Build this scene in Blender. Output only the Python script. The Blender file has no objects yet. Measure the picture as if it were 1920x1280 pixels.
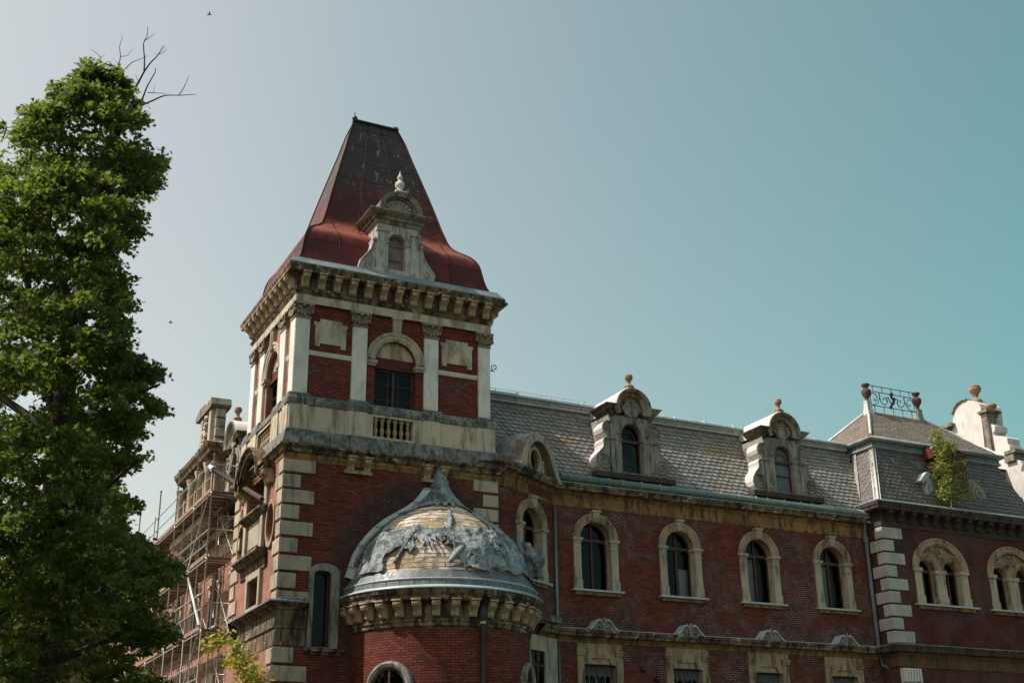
import bpy, math, random
import numpy as np
from mathutils import Vector, Matrix
from mathutils.geometry import tessellate_polygon
random.seed(7); rng = np.random.default_rng(11)
R = math.radians
scene = bpy.context.scene
col = scene.collection

# ------------------------------------------------------------------ camera, sky, sun, exposure
cam_d = bpy.data.cameras.new('camera'); cam = bpy.data.objects.new('camera', cam_d); col.objects.link(cam)
cam_d.sensor_width = 36; cam_d.lens = 36 * 2313.8 / 1920; cam_d.clip_end = 6000; cam_d.clip_start = 0.1
CR = ((0.8950094, -0.4458306, -0.0139015), (-0.15151449, -0.33318427, 0.93060819), (0.41952537, 0.83079679, 0.36575285))
CAM = Vector((-11.2554, -39.5154, 1.6))
m = Matrix.Identity(4)
for i in range(3):
    m[i][0] = CR[0][i]; m[i][1] = CR[1][i]; m[i][2] = -CR[2][i]; m[i][3] = CAM[i]
cam.matrix_world = m
scene.camera = cam

SUN = Vector((-.72, .23, .97)).normalized()
sd = bpy.data.lights.new('sun', 'SUN'); sd.energy = 4.2; sd.angle = R(.55); sd.color = (1, .93, .84)
so = bpy.data.objects.new('sun', sd); col.objects.link(so)
so.rotation_euler = (-SUN).to_track_quat('-Z', 'Y').to_euler()
w = bpy.data.worlds.new('World'); scene.world = w; w.use_nodes = True
nt = w.node_tree; nt.nodes.clear()
sky = nt.nodes.new('ShaderNodeTexSky'); sky.sky_type = 'NISHITA'; sky.sun_disc = False
sky.sun_elevation = math.asin(SUN.z); sky.sun_rotation = math.atan2(SUN.x, SUN.y)
sky.air_density = 1.3; sky.dust_density = 3.0; sky.ozone_density = 1.0
hs = nt.nodes.new('ShaderNodeHueSaturation'); hs.inputs['Saturation'].default_value = .70
# hazier and paler towards the sun, deeper teal away from it (by direction, not by picture)
tcw = nt.nodes.new('ShaderNodeTexCoord'); dv = nt.nodes.new('ShaderNodeVectorMath'); dv.operation = 'DOT_PRODUCT'
dv.inputs[1].default_value = Vector((SUN.x, SUN.y, 0)).normalized()
rp = nt.nodes.new('ShaderNodeMapRange'); rp.inputs[1].default_value = -.52; rp.inputs[2].default_value = .11
tn = nt.nodes.new('ShaderNodeMix'); tn.data_type = 'RGBA'; tn.inputs[6].default_value = (.475, .785, .66, 1); tn.inputs[7].default_value = (1.10, 1.015, .825, 1)
tint = nt.nodes.new('ShaderNodeMix'); tint.data_type = 'RGBA'; tint.blend_type = 'MULTIPLY'; tint.inputs[0].default_value = 1
bg = nt.nodes.new('ShaderNodeBackground'); bg.inputs[1].default_value = .13
wo = nt.nodes.new('ShaderNodeOutputWorld')
nt.links.new(tcw.outputs['Generated'], dv.inputs[0]); nt.links.new(dv.outputs['Value'], rp.inputs[0]); nt.links.new(rp.outputs[0], tn.inputs[0])
nt.links.new(sky.outputs[0], hs.inputs['Color']); nt.links.new(hs.outputs[0], tint.inputs[6]); nt.links.new(tn.outputs[2], tint.inputs[7])
# sky brightened behind the viewer, added as fill for the shaded fronts
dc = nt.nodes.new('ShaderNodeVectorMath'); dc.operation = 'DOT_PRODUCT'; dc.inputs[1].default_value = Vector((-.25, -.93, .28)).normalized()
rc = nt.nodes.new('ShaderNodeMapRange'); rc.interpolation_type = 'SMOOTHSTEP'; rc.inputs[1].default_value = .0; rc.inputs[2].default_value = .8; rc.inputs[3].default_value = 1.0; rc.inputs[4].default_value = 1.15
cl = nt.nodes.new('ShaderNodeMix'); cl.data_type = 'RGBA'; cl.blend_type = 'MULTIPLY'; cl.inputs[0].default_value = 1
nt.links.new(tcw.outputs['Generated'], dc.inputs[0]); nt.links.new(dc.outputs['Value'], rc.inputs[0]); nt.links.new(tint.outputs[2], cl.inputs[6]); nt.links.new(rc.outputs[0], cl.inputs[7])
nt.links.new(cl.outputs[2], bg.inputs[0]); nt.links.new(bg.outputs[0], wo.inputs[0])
vs = scene.view_settings
vs.view_transform = 'Standard'; vs.look = 'None'; vs.gamma = 1; vs.exposure = 0.5; vs.use_curve_mapping = False

# ------------------------------------------------------------------ mesh helpers
Z = Vector((0, 0, 1))
class Fr:
    """wall frame: origin, horizontal U, outward normal N = U x Z; point(u, z, n)"""
    def __init__(s, O, U):
        s.O = Vector(O); s.U = Vector(U).normalized(); s.N = s.U.cross(Z)
    def p(s, u, z, n=0.0): return s.O + s.U * u + Z * z + s.N * n
    def off(s, n): return Fr(s.O + s.N * n, s.U)
def FY(y): return Fr((0, y, 0), (1, 0, 0))          # faces -Y, u = x
def FX(x): return Fr((x, 0, 0), (0, -1, 0))         # faces -X, u = -y

class MB:
    def __init__(s): s.v = []; s.f = []; s.m = []; s.sm = []; s.uv = []
    def add(s, vs, fs, mat=0, smooth=False, uvs=None):
        b = len(s.v); s.v.extend([tuple(p) for p in vs])
        for k, f in enumerate(fs):
            s.f.append([b + i for i in f]); s.m.append(mat); s.sm.append(smooth)
            s.uv.append(uvs[k] if uvs else None)
    def build(s, name, mats, parent=None, smooth=None):
        me = bpy.data.meshes.new(name); me.from_pydata(s.v, [], s.f)
        if not isinstance(mats, (list, tuple)): mats = [mats]
        for q in mats: me.materials.append(q)
        uvl = me.uv_layers.new(name='UVMap'); V = s.v; k = 0; buf = []
        for f, uv in zip(s.f, s.uv):
            if uv: buf.extend(c for t in uv for c in t); continue
            a, b, c = (Vector(V[i]) for i in f[:3]); n = (b - a).cross(c - a)
            if len(f) > 3 and n.length < 1e-9: n = (Vector(V[f[2]]) - a).cross(Vector(V[f[3]]) - a)
            n = n.normalized() if n.length > 0 else Z
            if abs(n.z) > .75:
                for i in f: buf.extend((V[i][0], V[i][1]))
            else:
                t = Vector((-n.y, n.x, 0)).normalized(); sl = max(.3, math.sqrt(1 - n.z * n.z))
                for i in f: buf.extend((V[i][0] * t.x + V[i][1] * t.y, V[i][2] / sl))
        uvl.data.foreach_set('uv', buf)
        me.polygons.foreach_set('material_index', s.m)
        me.polygons.foreach_set('use_smooth', [bool(x) if smooth is None else smooth for x in s.sm])
        me.update()
        o = bpy.data.objects.new(name, me); col.objects.link(o)
        if parent: o.parent = parent
        return o

def area2(P): return sum(P[i][0] * P[(i + 1) % len(P)][1] - P[(i + 1) % len(P)][0] * P[i][1] for i in range(len(P)))
def prism(mb, fr, outer, n0, n1, holes=(), front=True, back=False, sides=True, hsides=True, mat=0, hn0=None):
    """extrude polygon (u,z) from n0 (back) to n1 (front)"""
    outer = list(outer)
    if area2(outer) < 0: outer.reverse()
    hs_ = []
    for h in holes:
        h = list(h)
        if area2(h) > 0: h.reverse()
        hs_.append(h)
    loops = [outer] + hs_
    flat = [p for L in loops for p in L]
    tris = tessellate_polygon([[Vector((a, b, 0)) for a, b in L] for L in loops]) if (hs_ or len(outer) > 4 or True) else None
    fs = []
    for t in tris:
        a, b, c = (flat[i] for i in t)
        ar = (b[0] - a[0]) * (c[1] - a[1]) - (c[0] - a[0]) * (b[1] - a[1])
        if abs(ar) < 1e-10: continue
        fs.append(t if ar > 0 else (t[0], t[2], t[1]))
    if not hs_ and len(outer) == 4: fs = [(0, 1, 2, 3)]
    if front: mb.add([fr.p(u, z, n1) for u, z in flat], fs, mat)
    if back: mb.add([fr.p(u, z, n0) for u, z in flat], [tuple(reversed(t)) for t in fs], mat)
    for k, L in enumerate(loops):
        if (k == 0 and not sides) or (k and not hsides): continue
        nb = n0 if (k == 0 or hn0 is None) else hn0
        n = len(L)
        vs_ = [fr.p(u, z, n1) for u, z in L] + [fr.p(u, z, nb) for u, z in L]
        mb.add(vs_, [((i + 1) % n, i, n + i, n + (i + 1) % n) for i in range(n)], mat)
def rect(u0, u1, z0, z1): return [(u0, z0), (u1, z0), (u1, z1), (u0, z1)]
def box(mb, fr, u0, u1, z0, z1, n0, n1, mat=0, back=True): prism(mb, fr, rect(u0, u1, z0, z1), n0, n1, mat=mat, back=back)
def cbox(mb, fr, u0, u1, z0, z1, n0, n1, c=.02, mat=0):
    """box with a chamfered front"""
    vs_ = [fr.p(*q) for q in ((u0, z0, n0), (u1, z0, n0), (u1, z1, n0), (u0, z1, n0), (u0, z0, n1 - c), (u1, z0, n1 - c), (u1, z1, n1 - c), (u0, z1, n1 - c),
          (u0 + c, z0 + c, n1), (u1 - c, z0 + c, n1), (u1 - c, z1 - c, n1), (u0 + c, z1 - c, n1))]
    f = [(8, 9, 10, 11)]
    for a in (0, 4):
        for i in range(4): f.append((a + i, a + (i + 1) % 4, a + 4 + (i + 1) % 4, a + 4 + i))
    f.append((3, 2, 1, 0)); mb.add(vs_, f, mat)
def arc(cu, cz, r, a0=0, a1=180, n=20, rz=None):
    rz = r if rz is None else rz
    return [(cu + r * math.cos(R(a0 + (a1 - a0) * i / n)), cz + rz * math.sin(R(a0 + (a1 - a0) * i / n))) for i in range(n + 1)]
def archpoly(cu, hw, z0, zs, n=18, rz=None): return [(cu - hw, z0), (cu + hw, z0)] + arc(cu, zs, hw, 0, 180, n, rz)
def ell(cu, cz, a, b, n=28): return [(cu + a * math.cos(2 * math.pi * i / n), cz + b * math.sin(2 * math.pi * i / n)) for i in range(n)]
def archsweep(mb, fr, cu, cz, prof, a0=0, a1=180, seg=24, mat=0, smooth=False, rzk=1.0):
    """sweep profile [(r, n)] round an arch"""
    rows = []
    for i in range(seg + 1):
        a = R(a0 + (a1 - a0) * i / seg)
        rows.append([fr.p(cu + r * math.cos(a), cz + rzk * r * math.sin(a), n) for r, n in prof])
    strips(mb, rows, mat, smooth)
    for k, row in ((0, rows[0]), (1, rows[-1])):
        mb.add(row, [tuple(range(len(row)))] if k == 0 else [tuple(reversed(range(len(row))))], mat)
def strips(mb, rows, mat=0, smooth=False, flip=False):
    n = len(rows[0])
    if smooth:
        fs = []
        for i in range(len(rows) - 1):
            for j in range(n - 1):
                q = (i * n + j, i * n + j + 1, (i + 1) * n + j + 1, (i + 1) * n + j)
                fs.append(q if not flip else q[::-1])
        mb.add([p for r in rows for p in r], fs, mat, True); return
    for j in range(n - 1):
        vs_ = [r[j] for r in rows] + [r[j + 1] for r in rows]; k = len(rows)
        fs = [(i, k + i, k + i + 1, i + 1) for i in range(k - 1)]
        mb.add(vs_, fs if not flip else [q[::-1] for q in fs], mat, False)
def sweep(mb, path, prof, closed=False, mat=0, smooth=False, caps=True):
    """sweep profile [(n, z)] along a plan path; outward = right of travel"""
    P = [Vector((a, b)) for a, b in path]; n = len(P); offs = []
    for i in range(n):
        d0 = (P[i] - P[i - 1]).normalized() if (closed or i > 0) else None
        d1 = (P[(i + 1) % n] - P[i]).normalized() if (closed or i < n - 1) else None
        if d0 is None: d0 = d1
        if d1 is None: d1 = d0
        n0 = Vector((d0.y, -d0.x)); n1 = Vector((d1.y, -d1.x)); b = (n0 + n1)
        b = b / max(.15, (1 + n0.dot(n1)))
        offs.append(b)
    rows = [[Vector((P[i].x + offs[i].x * q, P[i].y + offs[i].y * q, z)) for q, z in prof] for i in range(n)]
    if closed: rows.append(rows[0])
    strips(mb, rows, mat, smooth, flip=prof[0][1] > prof[-1][1])
    if caps and not closed and len(prof) > 2:
        r0, r1 = rows[0], rows[-1]
        mb.add(r0, [tuple(range(len(r0)))], mat); mb.add(r1, [tuple(reversed(range(len(r1))))], mat)
def lathe(mb, c, prof, seg=16, a0=0, a1=360, mat=0, smooth=True, uvr=None):
    full = abs(a1 - a0) >= 360; k = seg if full else seg + 1; vs_ = []; fs = []; uvs = []
    for r, z in prof:
        for i in range(k):
            a = R(a0 + (a1 - a0) * i / seg); vs_.append((c[0] + r * math.cos(a), c[1] + r * math.sin(a), z))
    for j in range(len(prof) - 1):
        for i in range(seg):
            i2 = (i + 1) % k
            fs.append((j * k + i, j * k + i2, (j + 1) * k + i2, (j + 1) * k + i))
            if uvr:
                t0 = R(a0 + (a1 - a0) * i / seg) * uvr; t1 = R(a0 + (a1 - a0) * (i + 1) / seg) * uvr
                uvs.append(((t0, prof[j][1]), (t1, prof[j][1]), (t1, prof[j + 1][1]), (t0, prof[j + 1][1])))
    mb.add(vs_, fs, mat, smooth, uvs or None)
def tube(mb, pts, r, seg=6, mat=0, smooth=True):
    pts = [Vector(p) for p in pts]; rows = []; up = Vector((.13, .31, .94)).normalized()
    rr = r if isinstance(r, (list, tuple)) else [r] * len(pts)
    for i, p in enumerate(pts):
        d = (pts[min(i + 1, len(pts) - 1)] - pts[max(i - 1, 0)]).normalized()
        a = d.cross(up)
        if a.length < .05: a = d.cross(Vector((1, 0, 0)))
        a.normalize(); b = a.cross(d)
        rows.append([p + (a * math.cos(2 * math.pi * k / seg) + b * math.sin(2 * math.pi * k / seg)) * rr[i] for k in range(seg)])
    vs_ = [q for r_ in rows for q in r_]; fs = []
    for i in range(len(rows) - 1):
        for k in range(seg): fs.append((i * seg + k, i * seg + (k + 1) % seg, (i + 1) * seg + (k + 1) % seg, (i + 1) * seg + k))
    fs.append(tuple(range(seg))); fs.append(tuple((len(rows) - 1) * seg + k for k in reversed(range(seg))))
    mb.add(vs_, fs, mat, smooth)
def lump(mb, c, r, n=8, mat=0, jit=.25, sq=(1, 1, 1)):
    """small irregular carved lump"""
    vs_ = []; fs = []; m_ = n // 2 + 1
    for j in range(m_ + 1):
        t = math.pi * j / m_
        for i in range(n):
            a = 2 * math.pi * i / n; q = r * (1 + random.uniform(-jit, jit))
            vs_.append((c[0] + sq[0] * q * math.sin(t) * math.cos(a), c[1] + sq[1] * q * math.sin(t) * math.sin(a), c[2] + sq[2] * q * math.cos(t)))
    for j in range(m_):
        for i in range(n): fs.append(((j + 1) * n + i, (j + 1) * n + (i + 1) % n, j * n + (i + 1) % n, j * n + i))
    mb.add(vs_, fs, mat, True)
def spiral(fr, cu, cz, r, n, turns=1.6, dirn=1, a0=90, seg=26):
    return [fr.p(cu + dirn * r * (1 - .82 * t / seg) * math.cos(R(a0) + 2 * math.pi * turns * t / seg), cz + r * (1 - .82 * t / seg) * math.sin(R(a0) + 2 * math.pi * turns * t / seg), n) for t in range(seg + 1)]

def empty(name, loc=(0, 0, 0)):
    o = bpy.data.objects.new(name, None); col.objects.link(o); o.location = loc; o.empty_display_size = .3; return o
def tag(o, label=None, cat=None, group=None, kind=None):
    if label: o['label'] = label
    if cat: o['category'] = cat
    if group: o['group'] = group
    if kind: o['kind'] = kind
    return o

# ------------------------------------------------------------------ materials
class Sh:
    def __init__(s, name):
        s.mat = bpy.data.materials.new(name); s.mat.use_nodes = True; s.t = s.mat.node_tree; s.t.nodes.clear()
        s.out = s.n('ShaderNodeOutputMaterial'); s.bsdf = s.n('ShaderNodeBsdfPrincipled'); s.l(s.bsdf.outputs[0], s.out.inputs[0])
        s.tc = s.n('ShaderNodeTexCoord')
    def n(s, t): return s.t.nodes.new(t)
    def l(s, a, b): s.t.links.new(a, b)
    def set(s, inp, v):
        if hasattr(v, 'is_linked') or isinstance(v, bpy.types.NodeSocket): s.l(v, inp)
        else: inp.default_value = v if not (isinstance(v, tuple) and len(v) == 3 and inp.type == 'RGBA') else (*v, 1)
    def vec(s, scale=(1, 1, 1), src='Object', rot=(0, 0, 0)):
        q = s.n('ShaderNodeMapping'); s.l(s.tc.outputs[src], q.inputs[0]); q.inputs['Scale'].default_value = scale; q.inputs['Rotation'].default_value = rot
        return q.outputs[0]
    def noise(s, scale, detail=5, vec=None, rough=.55, dist=0):
        q = s.n('ShaderNodeTexNoise'); q.inputs['Scale'].default_value = scale; q.inputs['Detail'].default_value = detail
        q.inputs['Roughness'].default_value = rough; q.inputs['Distortion'].default_value = dist
        s.l(vec if vec is not None else s.tc.outputs['Object'], q.inputs['Vector']); return q.outputs[0]
    def ramp(s, f, a, b, x=0., y=1.):
        q = s.n('ShaderNodeMapRange'); q.interpolation_type = 'SMOOTHSTEP'; s.set(q.inputs[0], f)
        for i, v in zip((1, 2, 3, 4), (a, b, x, y)): q.inputs[i].default_value = v
        return q.outputs[0]
    def mix(s, fac, a, b, mode='MIX'):
        q = s.n('ShaderNodeMix'); q.data_type = 'RGBA'; q.blend_type = mode; s.set(q.inputs[0], fac); s.set(q.inputs[6], a); s.set(q.inputs[7], b); return q.outputs[2]
    def math(s, op, a, b=0.):
        q = s.n('ShaderNodeMath'); q.operation = op; s.set(q.inputs[0], a); s.set(q.inputs[1], b); return q.outputs[0]
    def bump(s, h, strength=.4, dist=.02, nrm=None):
        q = s.n('ShaderNodeBump'); q.inputs['Strength'].default_value = strength; q.inputs['Distance'].default_value = dist
        s.l(h, q.inputs['Height'])
        if nrm is not None: s.l(nrm, q.inputs['Normal'])
        return q.outputs[0]
    def fin(s, color, rough=.8, normal=None, spec=.3, metal=0.):
        s.set(s.bsdf.inputs['Base Color'], color); s.set(s.bsdf.inputs['Roughness'], rough); s.bsdf.inputs['Specular IOR Level'].default_value = spec
        s.bsdf.inputs['Metallic'].default_value = metal
        if normal is not None: s.l(normal, s.bsdf.inputs['Normal'])
        return s.mat

def stone(name, c1, c2, dirt, amt=.6, scale=1., d0=.5, d1=.72, speck=None, rough=.88, dirt2=None):
    s = Sh(name)
    a = s.noise(1.1 * scale, 6, dist=.4); c = s.mix(s.ramp(a, .36, .64), c1, c2)
    st = s.noise(2.2 * scale, 6, s.vec((2.2, 2.2, .5)), .62, .3)
    k = s.math('MULTIPLY', s.ramp(st, d0, d1), amt); c = s.mix(k, c, dirt)
    if dirt2:
        b = s.noise(3.1 * scale, 7, s.vec((1, 1, 1.4)), .66, .6); c = s.mix(s.math('MULTIPLY', s.ramp(b, .56, .68), .8), c, dirt2)
    if speck:
        b = s.noise(9 * scale, 5, None, .7); c = s.mix(s.math('MULTIPLY', s.ramp(b, .58, .68), .75), c, speck)
    f = s.noise(24, 4, None, .7); c = s.mix(1., c, s.mix(f, (.72, .72, .72), (1.16, 1.16, 1.16)), 'MULTIPLY')
    return s.fin(c, rough, s.bump(f, .35, .02, s.bump(a, .4, .05)), .25)

def brick(name, cA=(.205, .046, .030), cB=(.095, .024, .017), dark=(.045, .018, .016), lightm=(.25, .16, .125), darkm=(.03, .009, .008), soot=.35, patch=(.50, .60), stain=None):
    s = Sh(name)
    p = s.ramp(s.noise(.42, 4, s.vec((1, 1, 1.25)), .6, .7), *patch)
    uvj = s.n('ShaderNodeVectorMath'); uvj.operation = 'ADD'; s.l(s.tc.outputs['UV'], uvj.inputs[0])
    jn = s.n('ShaderNodeTexNoise'); jn.inputs['Scale'].default_value = 5; s.l(s.tc.outputs['UV'], jn.inputs['Vector'])
    jm = s.n('ShaderNodeVectorMath'); jm.operation = 'SCALE'; jm.inputs['Scale'].default_value = .012; s.l(jn.outputs['Color'], jm.inputs[0]); s.l(jm.outputs[0], uvj.inputs[1])
    b = s.n('ShaderNodeTexBrick'); s.l(uvj.outputs[0], b.inputs['Vector'])
    b.inputs['Scale'].default_value = 1; b.inputs['Brick Width'].default_value = .27; b.inputs['Row Height'].default_value = .085
    b.inputs['Mortar Size'].default_value = .012; b.inputs['Mortar Smooth'].default_value = .3; b.inputs['Bias'].default_value = -.1
    stm = p
    if stain:
        # soot that clings to the wall round the dome: a band along a given ellipse
        sx = s.n('ShaderNodeSeparateXYZ'); s.l(s.tc.outputs['Object'], sx.inputs[0])
        cx, cz, rx, rz, wd = stain
        dx = s.math('DIVIDE', s.math('SUBTRACT', sx.outputs[0], cx), rx); dz = s.math('DIVIDE', s.math('SUBTRACT', sx.outputs[2], cz), rz)
        d = s.math('SQRT', s.math('ADD', s.math('MULTIPLY', dx, dx), s.math('MULTIPLY', dz, dz)))
        d = s.math('ADD', d, s.math('MULTIPLY', s.math('SUBTRACT', s.noise(1.2, 4), .5), .35))
        q = s.math('MULTIPLY', s.ramp(d, 1.0 + wd, 1.0 + wd * .4), .9); stm = s.math('MAXIMUM', p, q)
    s.set(b.inputs['Color1'], s.mix(stm, cA, dark)); s.set(b.inputs['Color2'], s.mix(stm, cB, (.085, .024, .021)))
    lm = s.mix(s.ramp(s.noise(3.5, 3), .42, .6), lightm, (.12, .075, .065))
    s.set(b.inputs['Mortar'], s.mix(stm, darkm, lm))
    c = s.mix(1., b.outputs[0], s.mix(s.noise(1.7, 5, None, .65), (.5, .5, .5), (1.35, 1.35, 1.35)), 'MULTIPLY')
    st = s.noise(.8, 6, s.vec((1.6, 1.6, .55)), .62); c = s.mix(s.math('MULTIPLY', s.ramp(st, .5, .72), soot), c, (.022, .016, .015))
    if stain: c = s.mix(s.math('MULTIPLY', q, .5), c, (.012, .011, .011))
    ef = s.noise(5, 5, None, .75); c = s.mix(s.math('MULTIPLY', s.ramp(ef, .66, .74), .45), c, (.30, .20, .17))
    return s.fin(c, .85, s.bump(s.math('SUBTRACT', 1., b.outputs['Fac']), .5, .012), .25)

def metal(name, c1, c2, rough=.45, spec=.5, streak=None, amt=.5, sc=1., metalness=0., rows=0):
    s = Sh(name); a = s.noise(1.4 * sc, 5, None, .6, .3); c = s.mix(s.ramp(a, .35, .65), c1, c2)
    if streak:
        k = s.noise(2.5 * sc, 6, s.vec((2.5, 2.5, .35)), .65); c = s.mix(s.math('MULTIPLY', s.ramp(k, .5, .68), amt), c, streak)
    f = s.noise(9, 4); return s.fin(c, s.ramp(f, .3, .7, rough - .08, rough + .12), s.bump(a, .25, .06), spec, metalness)

M = {}
M['brick'] = brick('tower brick', patch=(.62, .72))
M['brick_shaft'] = brick('tower shaft brick', patch=(.56, .66), stain=(5.35, 8.9, 3.1, 3.5, .26))
M['brick_wing'] = brick('wing brick', patch=(.42, .56), lightm=(.27, .175, .14))
M['brick_dark'] = brick('pavilion brick', cA=(.12, .024, .018), cB=(.07, .016, .013), lightm=(.11, .07, .06), soot=.8, patch=(.42, .56))  # soot plus the shade at the lower right put into the brick colour
M['brick_pale'] = brick('sunlit tone brick', cA=(.40, .19, .145), cB=(.31, .13, .10), darkm=(.12, .06, .05), soot=.15, patch=(.6, .7))  # lit copy of the brick: sun on the left-hand faces put into colour
M['render'] = stone('grey render', (.64, .615, .57), (.54, .52, .485), (.22, .21, .20), .5, .9)
M['quoin'] = stone('pavilion quoin stone', (.40, .39, .36), (.32, .31, .285), (.14, .14, .13), .5, .9)
M['tan'] = stone('ochre sandstone', (.36, .265, .175), (.26, .195, .13), (.055, .042, .032), .88, .9, .46, .68)
M['tan_block'] = stone('sandstone blocks', (.42, .36, .275), (.33, .29, .235), (.10, .085, .07), .75, .9, .47, .7)
M['cream'] = stone('cream plaster', (.50, .42, .31), (.42, .385, .32), (.17, .125, .08), .8, .7, .44, .66)
M['grime'] = stone('grimed cornice stone', (.22, .155, .09), (.11, .08, .05), (.018, .017, .016), .92, .8, .42, .6, dirt2=(.46, .40, .33))
M['moss'] = stone('blackened mossy stone', (.21, .205, .19), (.10, .105, .10), (.03, .032, .032), .85, 1.5, .46, .64, speck=(.38, .38, .35))
M['pediment'] = stone('grimed dormer pediment', (.24, .215, .175), (.16, .14, .11), (.03, .028, .025), .8, 1.1, .46, .64)
M['dormer_pale'] = stone('pale dormer stone', (.43, .42, .39), (.33, .32, .30), (.09, .09, .085), .75, 1.2, .47, .66)
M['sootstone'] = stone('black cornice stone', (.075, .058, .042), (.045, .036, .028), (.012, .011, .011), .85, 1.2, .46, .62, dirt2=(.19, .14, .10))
M['urn_dark'] = stone('dark urn stone', (.10, .06, .045), (.065, .042, .035), (.03, .025, .022), .5, 3.)
M['ochre'] = stone('ochre soffit stone', (.30, .165, .065), (.185, .105, .045), (.04, .03, .022), .85, .9, .44, .64)
M['console'] = stone('console stone', (.47, .39, .27), (.37, .255, .135), (.06, .05, .04), .75, 2.0, .5, .68)
M['dormer'] = stone('weathered dormer stone', (.27, .26, .225), (.20, .19, .165), (.06, .056, .05), .8, 1.0, .46, .66)
M['white'] = stone('white limewash', (.58, .555, .54), (.50, .475, .455), (.32, .28, .25), .5, .9, .55, .72)
M['capital'] = stone('carved capital stone', (.27, .23, .17), (.19, .165, .125), (.05, .045, .04), .7, 2.5)
M['urn'] = stone('brown urn stone', (.30, .20, .13), (.20, .13, .09), (.10, .08, .07), .5, 3.)
M['urn_pale'] = stone('pale finial stone', (.55, .53, .49), (.42, .40, .37), (.2, .19, .17), .5, 3.)
M['zinc'] = metal('zinc sheet', (.36, .43, .45), (.28, .34, .36), .42, .5, (.14, .17, .17), .4)
M['zinc_mid'] = metal('roof edge zinc', (.19, .225, .235), (.13, .16, .17), .5, .4, (.07, .08, .085), .5)
M['brown'] = stone('dark brown cornice band', (.13, .078, .04), (.085, .055, .032), (.02, .016, .013), .8, 1.)
M['zinc_green'] = metal('painted gutter', (.15, .205, .20), (.12, .17, .165), .4, .5, (.06, .075, .07), .4)
M['zinc_dark'] = metal('dull zinc roll', (.22, .25, .25), (.15, .17, .17), .5, .45, (.07, .08, .08), .6)
M['lead'] = metal('dull lead sheet', (.105, .13, .14), (.07, .085, .092), .5, .45, (.21, .23, .23), .5)
M['pale_metal'] = metal('pale metal roll', (.50, .50, .48), (.38, .39, .38), .5, .5, (.16, .16, .155), .6)
M['rust'] = metal('rusty hood sheet', (.25, .26, .25), (.10, .055, .042), .45, .5, (.07, .036, .028), .85, 1.3)
M['iron'] = metal('black iron', (.02, .02, .022), (.035, .03, .03), .5, .4)
M['steel'] = metal('galvanised tube', (.46, .48, .48), (.36, .38, .38), .38, .5, (.22, .2, .18), .4, 2., .35)
M['frame'] = metal('brown window frame', (.085, .035, .028), (.05, .025, .022), .6, .3)
M['frame_grey'] = metal('peeling window frame', (.21, .18, .15), (.13, .10, .085), .65, .3)
M['deck'] = stone('scaffold planks', (.27, .185, .135), (.20, .135, .10), (.07, .05, .04), .7, 2.)
M['darkwood'] = stone('dark weathered timber', (.06, .045, .035), (.04, .03, .025), (.015, .013, .012), .6, 2.)
M['curtain'] = stone('grey curtain cloth', (.75, .77, .77), (.6, .62, .62), (.45, .46, .46), .3, 1.5)
M['valance'] = stone('grey pleated valance', (.10, .105, .105), (.075, .08, .08), (.03, .03, .03), .5, 2)
M['soot'] = stone('plain black', (.014, .013, .012), (.01, .01, .01), (.006, .006, .006), .5)  # near-black: the dark of unlit rooms put into the colour
M['board'] = None

def m_glass(name, k=.72, tint=(.62, .66, .65)):
    s = Sh(name); s.t.nodes.remove(s.bsdf)
    tr = s.n('ShaderNodeBsdfTransparent'); tr.inputs[0].default_value = (*tint, 1)
    gl = s.n('ShaderNodeBsdfGlossy'); gl.inputs['Roughness'].default_value = .03; gl.inputs[0].default_value = (.34, .35, .34, 1)
    fz = s.n('ShaderNodeFresnel'); fz.inputs[0].default_value = 1.5
    nz = s.n('ShaderNodeBump'); nz.inputs['Strength'].default_value = .06; nz.inputs['Distance'].default_value = .2; s.l(s.noise(1.3, 2), nz.inputs['Height'])
    s.l(nz.outputs[0], gl.inputs['Normal'])
    mx = s.n('ShaderNodeMixShader'); s.l(fz.outputs[0], mx.inputs[0]); s.l(tr.outputs[0], mx.inputs[1]); s.l(gl.outputs[0], mx.inputs[2]); s.l(mx.outputs[0], s.out.inputs[0])
    return s.mat
M['glass'] = m_glass('window glass')
def m_slate(name, ca, cb, cc, lichen=(.40, .24, .10), rough=.5, spec=.5):
    s = Sh(name); g = s.n('ShaderNodeNewGeometry'); rnd = g.outputs['Random Per Island']
    c = s.mix(s.ramp(rnd, 0., .6), ca, cb); c = s.mix(s.ramp(rnd, .62, 1.), c, cc)
    k = s.noise(.55, 5, None, .6, .4); c = s.mix(s.math('MULTIPLY', s.math('MULTIPLY', s.ramp(k, .5, .66), s.ramp(s.math('FRACT', s.math('MULTIPLY', rnd, 7.31)), .35, .8)), .8), c, lichen)
    f = s.noise(16, 4, None, .7); c = s.mix(1., c, s.mix(f, (.75, .75, .75), (1.2, 1.2, 1.2)), 'MULTIPLY')
    return s.fin(c, rough, s.bump(f, .3, .01), spec)
M['slate'] = m_slate('pale slates', (.265, .258, .25), (.185, .182, .18), (.28, .235, .19), lichen=(.27, .17, .085), rough=.42)
M['slate_dark'] = m_slate('dark slates', (.115, .105, .10), (.085, .08, .078), (.13, .108, .095), lichen=(.14, .10, .07))
M['slate_tan'] = m_slate('brown slates', (.17, .14, .115), (.13, .112, .098), (.19, .135, .09), lichen=(.22, .125, .065))
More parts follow.
